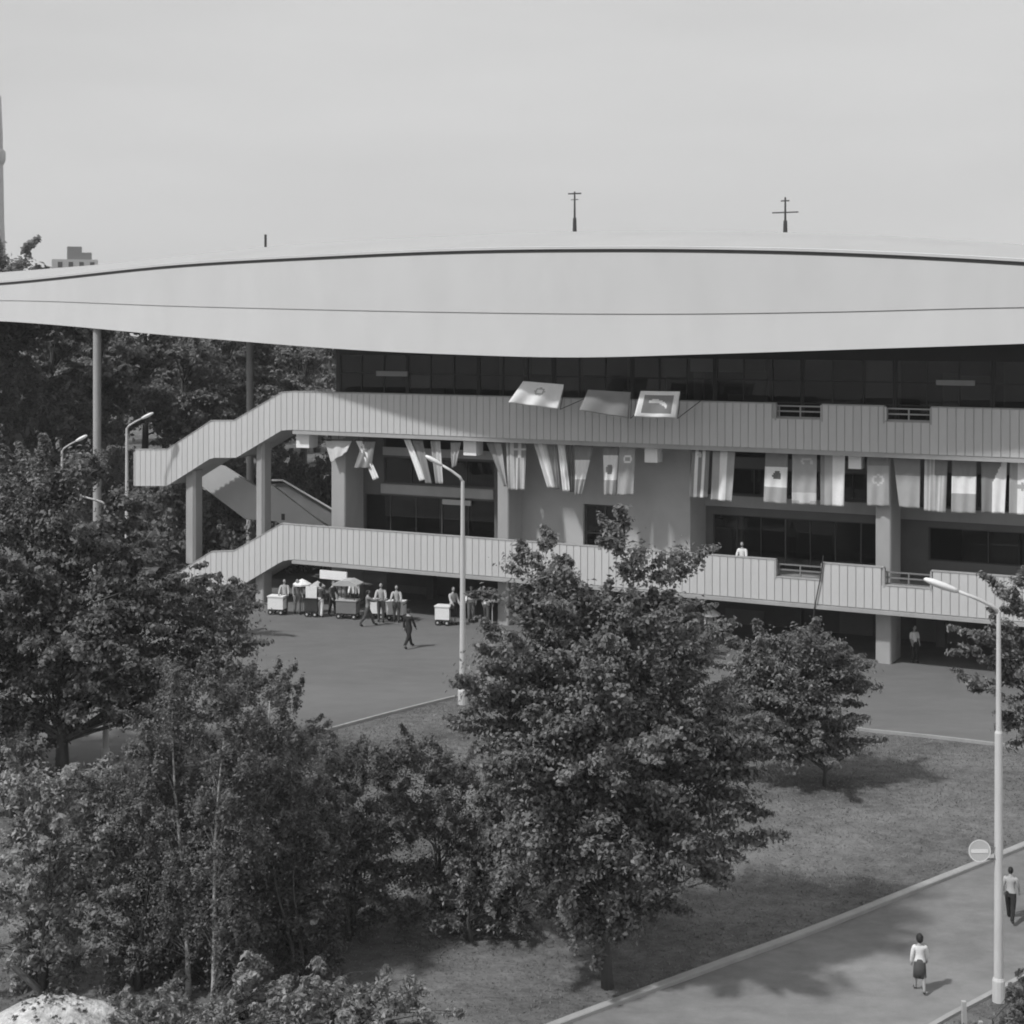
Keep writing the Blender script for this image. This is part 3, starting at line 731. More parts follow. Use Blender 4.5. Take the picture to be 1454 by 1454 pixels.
def head_fn(p):
    x, y, z = p
    if y > 0.75 and -0.45 < z < 0.25: y += 0.16 if abs(x) < 0.25 else -0.02      # nose, brow
    if z < -0.3: x *= 0.82; y *= 0.92                                            # jaw
    if abs(x) > 0.93 and abs(z) < 0.25: x *= 1.12                                # ears
    return (x, y, z)
M_SKIN = mat('skin', 0.36, 0.6, 0.05); M_HAIRD = mat('dark_hair', 0.025, 0.6, 0.2, 20); M_HAIRM = mat('brown_hair', 0.08, 0.6, 0.2, 20)
CL = {0: mat('black_fabric', 0.03, 0.9, 0.2, 6), 1: mat('dark_fabric', 0.09, 0.9, 0.2, 6), 2: mat('grey_fabric', 0.22, 0.9, 0.15, 6), 3: mat('light_fabric', 0.45, 0.9, 0.1, 6), 4: mat('white_fabric', 0.78, 0.9, 0.06, 6)}
def person(base, height, face, label, shirt=3, legs=1, skirt=False, stride=0.0, arms=(0.1, 0.1), hair='d', sleeve='long', skirt_len=0.42, bend=0.0, carry=False, hs=1.0):
    """face: heading in radians (0 = away from the camera)"""
    k = height/1.7
    t = thing('person', label, 'person', base, -face, 'people'); t.scale = (k, k, k)
    J = {'pel': (0, 0, 0.93), 'sp': (0, 0.01, 1.08), 'ch': (0, 0.015+bend*0.1, 1.28), 'nb': (0, bend*0.2, 1.43), 'nt': (0, 0.015+bend*0.25, 1.53)}
    RAD = {'pel': (0.135, 0.105), 'sp': (0.115, 0.09), 'ch': (0.14, 0.105), 'nb': (0.075, 0.065), 'nt': (0.05, 0.05)}
    E = [('pel', 'sp', 'torso'), ('sp', 'ch', 'torso'), ('ch', 'nb', 'torso'), ('nb', 'nt', 'neck')]
    for sd_, x in (('l', -1), ('r', 1)):
        sw = stride*(1 if sd_ == 'l' else -1)
        hip = (0.09*x, 0, 0.88); kn = (0.1*x, 0.44*math.sin(sw)+0.02, 0.88-0.42*math.cos(sw)-0.0)
        sw2 = sw-abs(stride)*0.55 if sw < 0 else sw-0.08
        an = (0.1*x, kn[1]+0.41*math.sin(sw2), kn[2]-0.385*math.cos(sw2)); 
        toe = (0.115*x, an[1]+0.17*math.cos(max(0, -sw2)), max(0.03, an[2]-0.05-0.1*math.sin(max(0, -sw2))))
        aw = arms[0 if x < 0 else 1]
        sh = (0.175*x, 0.0+bend*0.18, 1.39); el = (0.225*x, 0.27*math.sin(aw-sw*0.5)+sh[1], 1.39-0.27*math.cos(aw-sw*0.5))
        fo = aw*1.6-sw*0.5+0.15; wr = (0.235*x-(0.04*x if carry else 0), el[1]+0.23*math.sin(fo), el[2]-0.23*math.cos(fo))
        for nm, p, r in (('hip', hip, (0.095, 0.1)), ('kn', kn, (0.058, 0.06)), ('an', an, (0.04, 0.045)), ('toe', toe, (0.04, 0.028)), ('sh', sh, (0.06, 0.06)), ('el', el, (0.043, 0.043)), ('wr', wr, (0.028, 0.032))):
            J[nm+sd_] = p; RAD[nm+sd_] = r
        E += [('pel', 'hip'+sd_, 'torso'), ('hip'+sd_, 'kn'+sd_, 'thigh'), ('kn'+sd_, 'an'+sd_, 'calf'), ('an'+sd_, 'toe'+sd_, 'foot'), ('ch', 'sh'+sd_, 'torso'), ('sh'+sd_, 'el'+sd_, 'uarm'), ('el'+sd_, 'wr'+sd_, 'farm')]
    low = min(J['toel'][2], J['toer'][2])-0.03
    low = min(low, J['anl'][2]-0.09, J['anr'][2]-0.09)
    J = {n: (p[0], p[1], p[2]-low) for n, p in J.items()}
    names = list(J); idx = {n: i for i, n in enumerate(names)}
    me = bpy.data.meshes.new('body'); me.from_pydata([J[n] for n in names], [(idx[a], idx[b_]) for a, b_, _ in E], [])
    ob = bpy.data.objects.new('body', me); COL.objects.link(ob)
    ob.modifiers.new('skin', 'SKIN'); ob.modifiers.new('sub', 'SUBSURF').levels = 1
    for n in names:
        sv_ = me.skin_vertices[0].data[idx[n]]; sv_.radius = RAD[n]; sv_.use_root = (n == 'pel')
    dg = bpy.context.evaluated_depsgraph_get(); dg.update()
    ev = ob.evaluated_get(dg); m2 = bpy.data.meshes.new_from_object(ev)
    V = np.array([v.co[:] for v in m2.vertices]); NR = np.array([v.normal[:] for v in m2.vertices]); FC = [tuple(p.vertices) for p in m2.polygons]
    bpy.data.objects.remove(ob); bpy.data.meshes.remove(me); bpy.data.meshes.remove(m2)
    cls = []
    segs = [(np.array(J[a]), np.array(J[b_]), c_) for a, b_, c_ in E]
    for p in V:
        best, bc = 9, None
        for a, b_, c_ in segs:
            ab = b_-a; q = np.clip(np.dot(p-a, ab)/max(1e-9, ab @ ab), 0, 1); dd = np.linalg.norm(p-a-ab*q)
            if dd < best: best, bc = dd, c_
        if bc == 'torso' and p[2] < J['pel'][2]-0.02: bc = 'hipz'
        cls.append(bc)
    b = MB(); b.add([tuple(v) for v in V], FC)
    nt_ = J['nt']; hv, hf = uvs(nt_[0], nt_[1]+0.01, nt_[2]+0.085, 0.076, 0.094, 0.115, fn=head_fn); b.add(hv, hf)
    for sd_, x in (('l', -1), ('r', 1)):
        wr = Vector(J['wr'+sd_]); el = Vector(J['el'+sd_]); dr_ = (wr-el).normalized(); side = Vector((0, 1, 0)); side = (side-dr_*side.dot(dr_)).normalized(); nr = dr_.cross(side)
        p0 = wr-dr_*0.01
        b.tube([p0, p0+dr_*0.05, p0+dr_*0.09], [0.026, 0.036, 0.034], 8)
        for q, ln in enumerate((0.07, 0.08, 0.075, 0.06)):
            f0 = p0+dr_*0.085+side*(0.027-0.018*q); f1 = f0+dr_*ln*0.5-nr*0.006*x; f2 = f1+dr_*ln*0.4-nr*0.018*x
            b.tube([f0, f1, f2], [0.0095, 0.009, 0.007], 6)
        f0 = p0+dr_*0.03+side*0.03; b.tube([f0, f0+dr_*0.03+side*0.02, f0+dr_*0.055+side*0.02], [0.011, 0.01, 0.008], 6)
    b.build('body', M_SKIN, t, True)
    def dress(name, zones, off, m, zmin=-9, zmax=9):
        ids = {}; vs, fs = [], []
        for f_ in FC:
            if all(cls[i] in zones and zmin < V[i][2] < zmax for i in f_):
                for i in f_:
                    if i not in ids: ids[i] = len(vs); vs.append(tuple(V[i]+NR[i]*off))
                fs.append(tuple(ids[i] for i in f_))
        g = MB(); g.add(vs, fs); g.build(name, m, t, True)
    dress('shirt', {'torso', 'hipz', 'uarm'}|({'farm'} if sleeve == 'long' else set()), 0.016, CL[shirt], J['pel'][2]-0.08)
    zp = J['pel'][2]
    if skirt:
        g = MB(); g.lathe([(0.132, zp+0.1), (0.165, zp), (0.185, zp-0.15), (0.2, zp-skirt_len), (0.185, zp-skirt_len)], 18, (0, 0.01+0.0, 0), sy=0.85); g.build('skirt', CL[legs], t, True)
    else:
        dress('trousers', {'thigh', 'calf', 'hipz', 'torso'}, 0.02, CL[legs], 0.07, zp+0.08)
    dress('shoe', {'foot'}, 0.012, CL[0])
    hv, hf = uvs(nt_[0], nt_[1]-0.004, nt_[2]+0.1, 0.085*hs, 0.1*hs, 0.112*hs, fn=lambda p: (p[0], p[1] if p[1] < 0.3 else 0.3+(p[1]-0.3)*0.55, p[2] if p[2] > -0.2 or p[1] < 0.1 else 0.1))
    g = MB(); g.add(hv, hf); g.build('hair', M_HAIRD if hair == 'd' else M_HAIRM, t, True)
    for x in (-0.03, 0.03):
        g = MB(); v_, f_ = uvs(nt_[0]+x, nt_[1]+0.088, nt_[2]+0.09, 0.011, 0.008, 0.008, 6, 5); g.add(v_, f_); g.build('eye', CL[0], t)
    g = MB(); g.box(-0.022+nt_[0], 0.022+nt_[0], nt_[1]+0.085, nt_[1]+0.094, nt_[2]+0.026, nt_[2]+0.033); g.build('mouth', CL[1], t)
    return t
PI = math.pi
b = gp(1306, 1411); b.z += 0.03
person(b, 79/F*b.y/0.985, 0.1, 'person in white blouse and dark skirt walking away on the road', 4, 1, True, 0.22, (0.12, 0.12), skirt_len=0.46, hs=1.3)
b = gp(1435, 1310); b.z += 0.03
person(b, 75/F*b.y/0.985, 0.5, 'person in pale shirt and black trousers behind the near lamp pole', 3, 0, False, 0.3, (0.2, 0.1), sleeve='short')
def pl(px, py): 
    b_ = gp(px, py); b_.z += 0.03; return b_
person(pl(580, 921), 1.70, 0.6, 'person in black clothes striding across the plaza', 0, 0, False, 0.42, (0.1, 0.1))
person(pl(522, 890), 1.68, 1.3, 'person in grey top and dark trousers pushing the cart pair from the left', 2, 1, False, 0.4, (0.9, 0.9))
person(pl(541, 884), 1.78, PI, 'person in light shirt standing behind the left cart of the pair', 3, 1, False, 0.08, (0.7, 0.6))
person(pl(563, 884), 1.68, PI, 'person in pale shirt standing behind the right cart of the pair', 3, 1, False, 0.08, (0.6, 0.7))
person(pl(643, 888), 1.72, PI*0.8, 'person in light top and black skirt beside the single white cart', 3, 0, True, 0.05, (0.3, 0.5), skirt_len=0.55)
person(pl(404, 872), 1.62, PI, 'person in pale shirt behind the leftmost white cart', 3, 1, False, 0.05, (0.5, 0.5))
person(pl(422, 873), 1.66, PI*0.9, 'person in grey clothes under the left sunshade', 2, 2, False, 0.1, (0.2, 0.4))
person(pl(455, 877), 1.6, 0.3, 'person in white trousers facing the cart with the white board', 1, 4, False, 0.12, (0.3, 0.2))
person(pl(472, 876), 1.66, 2.2, 'person in dark clothes between the sunshades and the canopy cart', 1, 0, False, 0.15, (0.4, 0.2))
person(pl(503, 872), 1.7, PI, 'person in white shirt inside the canopy cart group', 4, 0, False, 0.05, (0.4, 0.5))
person(pl(669, 884), 1.66, PI, 'person in white shirt just right of the plaza lamp pole', 4, 2, False, 0.1, (0.3, 0.5))
person(pl(691, 888), 1.66, 0.4, 'person in white shirt at the edge of the big tree', 4, 1, False, 0.2, (0.2, 0.2))
person(pl(1298, 942), 1.5, 2.8, 'person in white shirt right of the tall column under the balcony', 4, 0, False, 0.05, (0.1, 0.2), sleeve='short')
person(pl(1008, 918), 1.68, PI, 'person in light clothes under the small sunshade right of the big tree', 3, 3, False, 0.05, (0.5, 0.3))
p_ = wp(S(1054, 0.7), 0.7, 3.0); person(p_, 1.62, PI+0.5, 'person in pale shirt looking over the lower balcony', 4, 1, False, 0.0, (0.3, 0.3))

# ------------------------------------------------------------------ vendor carts, sunshades, signs
def cart(px, py, wpx, label, body=M_WHITE, canopy=False, board=False, rz=-0.25):
    b_ = pl(px, py); sc_ = b_.y/F; wd = wpx*sc_
    t = thing('vendor_cart', label, 'cart', b_, rz, 'vendor carts in front of the undercroft')
    h0, h1 = 0.28, 0.86
    g = MB(); g.box(-wd/2, wd/2, -0.28, 0.28, h0, h1); g.build('body', body, t)
    g = MB(); g.box(-wd/2-0.03, wd/2+0.03, -0.31, 0.31, h1, h1+0.05); g.build('lid', body if body is not M_MGREY else M_LGREY, t)
    g = MB(); g.box(-wd/2+0.03, wd/2-0.03, -0.25, 0.25, h0-0.07, h0); g.build('chassis', M_DARK, t)
    for sx in (-1, 1):
        for sy in (-1, 1):
            g = MB(); x = sx*(wd/2-0.12); y = sy*0.24
            g.tube([(x, y-0.025, 0.13), (x, y+0.025, 0.13)], 0.13, 14); wl = g.build('wheel', M_RUB, t)
            g = MB(); g.tube([(x, y-0.03, 0.13), (x, y+0.03, 0.13)], 0.05, 10); g.build('hub', M_GALV, wl)
    g = MB(); g.tube([(wd/2, -0.22, 0.75), (wd/2+0.22, -0.22, 0.9), (wd/2+0.22, 0.22, 0.9), (wd/2, 0.22, 0.75)], 0.018, 6); g.build('handle', M_DARK, t)
    if canopy:
        for sx in (-1, 1):
            for sy in (-1, 1): g = MB(); g.tube([(sx*wd*0.42, sy*0.24, h1+0.04), (sx*wd*0.42, sy*0.24, 1.62)], 0.018, 6); g.build('canopy_post', M_DARK, t)
        g = MB(); g.prism([(-wd/2-0.12, 1.6), (wd/2+0.12, 1.6), (wd/2+0.12, 1.68), (wd*0.2, 1.85), (-wd*0.2, 1.85), (-wd/2-0.12, 1.68)], -0.45, 0.45); g.build('canopy', M_LGREY, t)
    if board:
        g = MB(); g.box(-0.28, 0.28, -0.2, -0.16, h1+0.05, h1+0.6); g.build('display_board', M_WHITE, t)
    return t
cart(394, 873, 23, 'white box cart at the left end of the vendor row')
cart(444, 876, 19, 'dark cart carrying an upright white board', M_DARK, board=True)
cart(494, 879, 30, 'grey cart with posts and a pale canopy', M_MGREY, canopy=True)
cart(537, 879, 20, 'white box cart, left one of the pair at the middle')
cart(563, 881, 24, 'white box cart, right one of the pair at the middle')
cart(630, 888, 21, 'single white box cart left of the plaza lamp pole')
def shade(px, py, top, rpx, label, m=M_WHITE):
    b_ = pl(px, py); s_ = b_.y/F; h = (py-top)*s_; R = rpx*s_
    t = thing('sunshade', label, 'sunshade', b_, 0, 'sunshades over the vendor row')
    g = MB(); g.tube([(0, 0, 0), (0, 0, h)], 0.022, 8); g.build('pole', M_GALV, t)
    g = MB(); g.lathe([(0.2, 0), (0.2, 0.06), (0.03, 0.1)], 12); g.build('foot', M_DARK, t)
    g = MB(); n = 8; vs = [(0, 0, h+0.02)]
    for rr_, zz in ((0.5, -0.09), (1.0, -0.22), (1.0, -0.30)):
        for k in range(n*2):
            a = PI*k/n; q = rr_*R*(1.0 if k % 2 == 0 else 0.94); vs.append((q*math.cos(a), q*math.sin(a), h+zz))
    m_ = n*2; fs = [(0, 1+k, 1+(k+1) % m_) for k in range(m_)]
    for j in range(2): fs += [(1+j*m_+k, 1+(j+1)*m_+k, 1+(j+1)*m_+(k+1) % m_, 1+j*m_+(k+1) % m_) for k in range(m_)]
    g.add(vs, fs); o = g.build('canopy', m, t); md = o.modifiers.new('thickness', 'SOLIDIFY'); md.thickness = 0.01
shade(429, 872, 823, 13, 'white sunshade at the left of the vendor row')
shade(451, 873, 826, 11, 'smaller pale sunshade above the white board', M_LGREY)
shade(673, 884, 842, 11, 'pale sunshade right of the plaza lamp pole', M_LGREY)
shade(699, 889, 845, 12, 'pale sunshade half behind the big tree', M_LGREY)
shade(1010, 918, 865, 13, 'white sunshade on the right of the big tree crown')
o = -0.1; r = rect(454, 492, 811, 823, o)
t = thing('hanging_sign', 'blank white sign board hanging below the lower balcony', 'sign', wp((r[0]+r[1])/2, o, r[2]), -TH)
hw = (r[1]-r[0])/2; g = MB(); g.box(-hw, hw, 0, 0.1, 0, r[3]-r[2]); g.build('board', M_WHITE, t)
for x in (-hw*0.8, hw*0.8): g = MB(); g.tube([(x, 0.15, r[3]-r[2]-0.1), (x, 0.15, ZL0-0.19-r[2])], 0.02, 6); g.build('hanger', M_DARK, t)

# ------------------------------------------------------------------ trees
RNG = np.random.default_rng(7)
def leaves_mesh(name, C, R, per, size, rng, m, droop=0.0, up=0.6, flat=0.6, slim=0.55):
    n = len(C)*per
    ci = np.repeat(np.arange(len(C)), per)
    off = rng.normal(0, 1, (n, 3)); off /= np.linalg.norm(off, axis=1)[:, None]
    off *= np.minimum(np.abs(rng.normal(0, 0.62, n)), 1.7)[:, None]
    cen = C.mean(0); e = C-cen+rng.normal(0, 0.5, C.shape); e[:, 2] = e[:, 2]*0.6+0.35; e /= np.linalg.norm(e, axis=1)[:, None]; e = e[ci]
    al = (off*e).sum(1)[:, None]; off = 0.72*off+e*al*0.95           # sprays point outwards
    off[:, 2] *= flat
    P = C[ci]+off*R[ci][:, None]
    P[:, 2] -= droop*R[ci]*rng.random(n)*(off[:, 0]**2+off[:, 1]**2)
    nrm = off*0.7+rng.normal(0, 0.55, (n, 3)); nrm[:, 2] += up; nrm /= np.linalg.norm(nrm, axis=1)[:, None]
    t = rng.normal(0, 1, (n, 3)); t -= nrm*(t*nrm).sum(1)[:, None]; t /= np.linalg.norm(t, axis=1)[:, None]
    bt = np.cross(nrm, t); sz = size*(0.6+0.8*rng.random(n))
    a = sz[:, None]*t; b = (sz*slim)[:, None]*bt; fold = (sz*0.18)[:, None]*nrm
    V = np.empty((n, 4, 3)); V[:, 0] = P-a*0.5; V[:, 1] = P+b*0.5+fold; V[:, 2] = P+a*0.5; V[:, 3] = P-b*0.5+fold
    me = bpy.data.meshes.new(name)
    me.vertices.add(n*4); me.vertices.foreach_set('co', V.reshape(-1))
    me.loops.add(n*4); me.loops.foreach_set('vertex_index', np.arange(n*4, dtype=np.int32))
    me.polygons.add(n); me.polygons.foreach_set('loop_start', np.arange(0, n*4, 4, dtype=np.int32)); me.polygons.foreach_set('loop_total', np.full(n, 4, dtype=np.int32))
    me.materials.append(m); me.update(calc_edges=True); return me
def crown_points(lobes, dens, rng, rc):
    """lobes: (x, y, z, rx, ry, rz); clumps sit mostly in the outer shell of the union, with gaps"""
    C, R = [], []
    for (x, y, z, rx, ry, rz) in lobes:
        sh = min(0.42*rc, 0.3*rx, 0.4*rz); rx, ry, rz = max(rx*0.55, rx-sh), max(ry*0.55, ry-sh), max(rz*0.55, rz-sh*0.8)
        vol = (rx*ry*rz)**(2/3.0); n = max(3, int(dens*vol))
        q = rng.normal(0, 1, (n, 3)); q /= np.linalg.norm(q, axis=1)[:, None]
        lump = 0.86+0.2*np.sin(q[:, 0]*5+x*3)*np.sin(q[:, 2]*6+z*2)+0.1*np.sin(q[:, 1]*9+y)
        q *= (0.35+0.65*rng.random(n)**0.5)[:, None]*lump[:, None]
        C.append(q*np.array([rx, ry, rz])+np.array([x, y, z])); R.append(rc*(0.45+0.7*rng.random(n))*min(1.0, 0.5+min(rx, rz)*0.5))
        m_ = max(3, n//3)                       # shoots that stick out of the outline
        q = rng.normal(0, 1, (m_, 3)); q[:, 2] = q[:, 2]*0.8+0.45; q /= np.linalg.norm(q, axis=1)[:, None]
        base = q*np.array([rx, ry, rz])+np.array([x, y, z])
        for k, (st, rs) in enumerate(((0.95, 0.42), (1.0, 0.3), (1.0, 0.2))):
            C.append(base+q*(rc*(0.35+0.42*k))+rng.normal(0, 0.04, (m_, 3))); R.append(np.full(m_, rc*rs))
    return np.concatenate(C), np.concatenate(R)
def tree(name, label, cat, base, lobes, trunk_top, r0, dens, rc, per, size, lm, bark=None, seed=1, limbs=34, droop=0.0, up=0.6, flat=0.6, group=None, lean=(0, 0), stems=1, slim=0.55):
    rng = np.random.default_rng(seed); bark = bark or M_BARK
    t = thing(name, label, cat, base, 0, group)
    C, R = crown_points(lobes, dens, rng, rc)
    H = trunk_top; g = MB()
    for st in range(stems):
        n = 9; bx, by = (0, 0) if stems == 1 else rng.uniform(-0.35, 0.35, 2)
        tp = [Vector((bx*0.5, by*0.5, -0.1))]
        for i in range(1, n+1):
            q = i/n; tp.append(Vector((bx*(0.5+1.6*q)+lean[0]*q+0.12*math.sin(q*5+seed)*q, by*(0.5+1.6*q)+lean[1]*q+0.1*math.sin(q*4+seed*2)*q, H*q)))
        g.tube(tp, [r0*(1.25 if i == 0 else 1)*(1-0.86*i/n) for i in range(n+1)], 9)
        sel = rng.choice(len(C), min(limbs, len(C)), replace=False)
        for k in sel:
            c = Vector(C[k]); z0 = max(0.12*H, min(0.93*H, c.z-0.35*math.hypot(c.x-lean[0]*0.6, c.y)-0.15*H*rng.random()))
            q = z0/H; i = min(n-1, int(q*n)); f_ = q*n-i; p0 = tp[i].lerp(tp[i+1], f_)
            rr_ = r0*(1-0.86*q)*(0.45 if droop < 0.5 else 0.16); mid = p0.lerp(c, 0.5)+Vector((rng.uniform(-.15, .15), rng.uniform(-.15, .15), 0.12*(c-p0).length*(0.4 if droop == 0 else 1.0)))
            g.tube([p0, p0.lerp(mid, 0.55)+Vector((0, 0, 0.03)), mid, mid.lerp(c, 0.6), c], [rr_, rr_*0.8, rr_*0.6, rr_*0.35, 0.008], 5, cap=False)
    g.build('trunk', bark, t, True)
    cr = link('crown', leaves_mesh('crown', C, R, per, size, rng, lm, droop, up, flat, slim), t)
    return t
def plobes(base, d, L_):
    """lobes as photo (px, py, rx, ry[, depth shift]) at distance d, made ellipsoids round the trunk"""
    outl = []
    for q in L_:
        p = at(q[0], q[1], d); rx = q[2]/F*d; rz = q[3]/F*d; dy = q[4] if len(q) > 4 else 0
        outl.append((p.x-base.x, dy, p.z-base.z, rx, max(rx*0.95, rz*0.7), rz))
    return outl
LM_MAPLE = leaf_mat('maple_leaf', 0.235, 0.45); LM_DARK = leaf_mat('dark_leaf', 0.21, 0.45); LM_BIRCH = leaf_mat('birch_leaf', 0.2, 0.35)
LM_SHRUB = leaf_mat('shrub_leaf', 0.2, 0.4); LM_PALE = leaf_mat('pale_leaf', 0.36, 0.4); LM_FAR = leaf_mat('woodland_leaf', 0.26, 0.35)

# the big tree in the middle
b = gp(863, 1402)
tree('maple_tree', 'large dense leafy tree in the middle hiding part of the balconies', 'tree', b, plobes(b, b.y, [
 (788,812,30,50),(786,862,46,44),(735,850,38,55),(905,790,38,48),(962,818,34,40,0.3),(815,870,60,60),(905,870,75,55),(850,930,130,70),(735,960,80,75),(700,990,45,40),(955,935,70,70),
 (870,1030,170,80),(745,1050,80,70),(1000,1040,80,70),(960,1130,110,75),(800,1130,110,80),(1045,1110,45,45),(880,1190,140,70),(760,1200,70,60),(960,1210,80,60),(860,1270,90,45),(1050,1190,28,14),(820,1305,48,26),(870,1305,60,28),(930,1285,60,30),(785,1280,45,30)]),
 8.8, 0.13, 25, 0.58, 200, 0.125, LM_MAPLE, seed=3, limbs=60, lean=(-0.4, 0))
# the small tree right of it
b = gp(1172, 1116)
tree('young_maple', 'small round tree on the lawn in front of the right balcony', 'tree', b, plobes(b, b.y, [
 (1150,915,50,38),(1085,950,60,45),(1190,965,42,50),(1130,990,85,45),(1060,1000,50,45),(1170,1040,45,42),(1100,1040,55,35),(1150,1062,60,26),(1200,1050,34,30),(1090,1062,40,22)]),
 3.6, 0.075, 30, 0.55, 240, 0.125, LM_MAPLE, seed=5, limbs=30)
# the right edge tree
b = gp(1500, 1330)
tree('edge_tree', 'leafy tree cut by the right edge of the picture behind the near lamp', 'tree', b, plobes(b, b.y, [
 (1438,848,34,24),(1400,905,32,26),(1450,920,50,40),(1425,960,36,32),(1470,990,50,50),(1395,975,20,12),(1445,1040,26,22),(1520,900,70,80),(1540,1020,80,70),(1500,1090,40,40)]),
 9.0, 0.15, 26, 0.45, 150, 0.125, LM_MAPLE, seed=6, limbs=36)
# the big dark tree at left
b = gp(88, 1104)
tree('dark_maple', 'big dark broad tree filling the left side below the roof', 'tree', b, plobes(b, b.y, [
 (120,670,55,35),(60,690,60,45),(160,712,30,30),(20,730,70,60),(110,760,80,55),(168,800,50,50),(40,830,90,70),(225,850,45,36),(300,855,36,28),(140,870,120,70),(285,900,65,55),(60,930,100,70),
 (210,950,110,60),(320,965,40,55),(130,990,70,40),(20,1020,70,50),(230,1010,60,35),(-60,850,80,160),(25,1065,60,40),(175,1015,45,28),(-20,960,80,80)]),
 9.4, 0.2, 19, 0.72, 200, 0.15, LM_DARK, seed=8, limbs=70)
# three birches
for i, (bx, by, lb, ht, ll) in enumerate((
   (268, 1412, [(248,975,40,50),(240,1050,62,60),(205,1125,62,60),(270,1140,52,60),(225,1215,72,60),(262,1290,62,55),(215,1300,55,50)], 7.3, (-0.35, 0)),
   (302, 1440, [(318,1000,48,50),(330,1070,60,55),(300,1140,55,55),(330,1200,66,60),(300,1280,64,60),(335,1345,60,48)], 6.8, (0.2, 0)),
   (362, 1380, [(372,1000,42,48),(395,1055,48,50),(380,1125,62,60),(410,1190,56,55),(375,1250,66,60),(425,1275,50,50)], 6.6, (0.25, 0)))):
    b = gp(bx, by)
    tree('birch_tree', ['slender birch with the longest pale trunk at left', 'slender birch in front, middle one of the three', 'slender birch at the right of the three'][i], 'tree', b, [(q[0], q[1]+0.32, *q[2:]) for q in plobes(b, b.y, lb)],
      ht, 0.065, 46, 0.46, 190, 0.08, LM_BIRCH, M_BIRCH, seed=20+i, limbs=46, droop=0.9, up=0.2, flat=0.9, group='birches at the left', lean=ll)
# shrubs
def shrub(label, bx, by, L_, lm, seed, name='shrub', dens=38, rc=0.48, per=170, size=0.09, droop=0.2, flat=0.7, h=None, slim=0.45, up=0.5):
    b = gp(bx, by); L_ = L_+[(bx-30, by-22, 40, 26), (bx+30, by-22, 40, 26)] if by > 1300 else L_
    lb = plobes(b, b.y, L_); zt = max(q[2] for q in lb)
    tree(name, label, 'shrub', b, lb, h or max(0.5, zt*0.85), 0.07, dens, rc, per, size, lm, seed=seed, limbs=26, droop=droop, flat=flat, group='shrubs', stems=3, slim=slim, up=up)
shrub('tall feathery shrub left of the dark hollow, next to the birches', 500, 1330, [(480,1100,50,45),(530,1085,55,40),(470,1170,55,55),(535,1170,65,60),(480,1250,60,55),(540,1250,55,50)], LM_SHRUB, 31)
shrub('tall feathery shrub in the middle behind the dark hollow', 610, 1318, [(600,1085,60,40),(650,1110,55,45),(590,1160,65,55),(660,1180,60,55),(600,1240,55,45),(655,1250,50,40)], LM_SHRUB, 32)
shrub('leafy shrub tucked against the left of the big tree', 715, 1320, [(700,1140,50,50),(740,1190,50,50),(690,1220,50,45),(740,1260,45,35),(690,1275,35,25)], LM_SHRUB, 33)
shrub('bright small shrub over the dark hollow', 668, 1330, [(640,1262,30,20),(680,1258,32,20),(665,1285,36,16)], LM_PALE, 34, size=0.11, per=70)
shrub('pale leafy bush at the left edge above the sand heap', 60, 1400, [(40,1130,60,45),(110,1120,55,40),(60,1200,75,50),(140,1190,50,50),(30,1270,70,50),(120,1270,70,50),(60,1330,80,35)], LM_PALE, 35, dens=30, size=0.13)
shrub('dark bush between the pale bush and the birches', 190, 1400, [(165,1120,40,40),(185,1190,45,50),(180,1270,50,50),(190,1340,60,40)], LM_SHRUB, 36)
shrub('dark feathery shrub filling the gap between the birches and the tall shrubs', 430, 1385, [(430,1180,50,55),(445,1250,55,55),(415,1310,60,50),(450,1330,50,36)], LM_SHRUB, 45)
shrub('dark thicket low behind the first two birch trunks', 265, 1385, [(240,1260,60,50),(300,1290,60,50),(250,1340,70,40),(330,1345,60,36)], LM_SHRUB, 46)
shrub('bush in front of the dark trunk at the left edge', 20, 1160, [(0,1080,50,34),(50,1100,46,30),(110,1115,40,24)], LM_SHRUB, 47)
shrub('low scrub right behind the birches above the lawn edge', 400, 1200, [(380,1120,60,40),(440,1110,50,40),(410,1160,60,40)], LM_SHRUB, 48)
shrub('pale weeds at the bottom edge right of the sand heap', 215, 1500, [(190,1445,30,20),(225,1430,34,24),(160,1455,30,16)], LM_PALE, 49, dens=36, rc=0.28, size=0.11)
shrub('low pale weeds along the bottom edge, left of centre', 480, 1500, [(430,1425,50,32),(495,1432,55,30),(550,1420,40,30),(595,1422,26,30),(615,1445,28,24),(460,1400,36,20)], LM_PALE, 37, dens=34, rc=0.3, size=0.13, up=0.3)
shrub('pale broad leaved sapling at the foot of the birches', 352, 1475, [(350,1385,24,34),(340,1425,34,28),(380,1420,26,26)], LM_PALE, 38, dens=40, rc=0.3, size=0.15)
shrub('weedy pale bush at the bottom under the birches', 290, 1510, [(250,1440,40,26),(310,1445,50,24),(390,1450,45,22)], LM_PALE, 39, dens=36, rc=0.3, size=0.12)
shrub('low green sprigs at the plaza kerb left of the plaza lamp', 440, 1075, [(425,1050,26,18),(455,1038,24,14)], LM_SHRUB, 40, dens=40, rc=0.3, per=60, size=0.12)
shrub('dark low bush in the bottom right corner behind the posts', 1430, 1510, [(1400,1462,40,22),(1450,1445,45,30),(1480,1430,50,40)], LM_DARK, 41, dens=36, rc=0.3)
shrub('bush in shade under the balcony right of the big tree', 975, 930, [(960,885,40,28),(985,895,30,22)], LM_DARK, 42, dens=16, rc=0.5, size=0.16)
shrub('bushy undergrowth below the outer stair', 330, 905, [(300,860,34,30),(345,850,26,26),(270,880,40,36)], LM_DARK, 43, dens=14, rc=0.6, size=0.18)

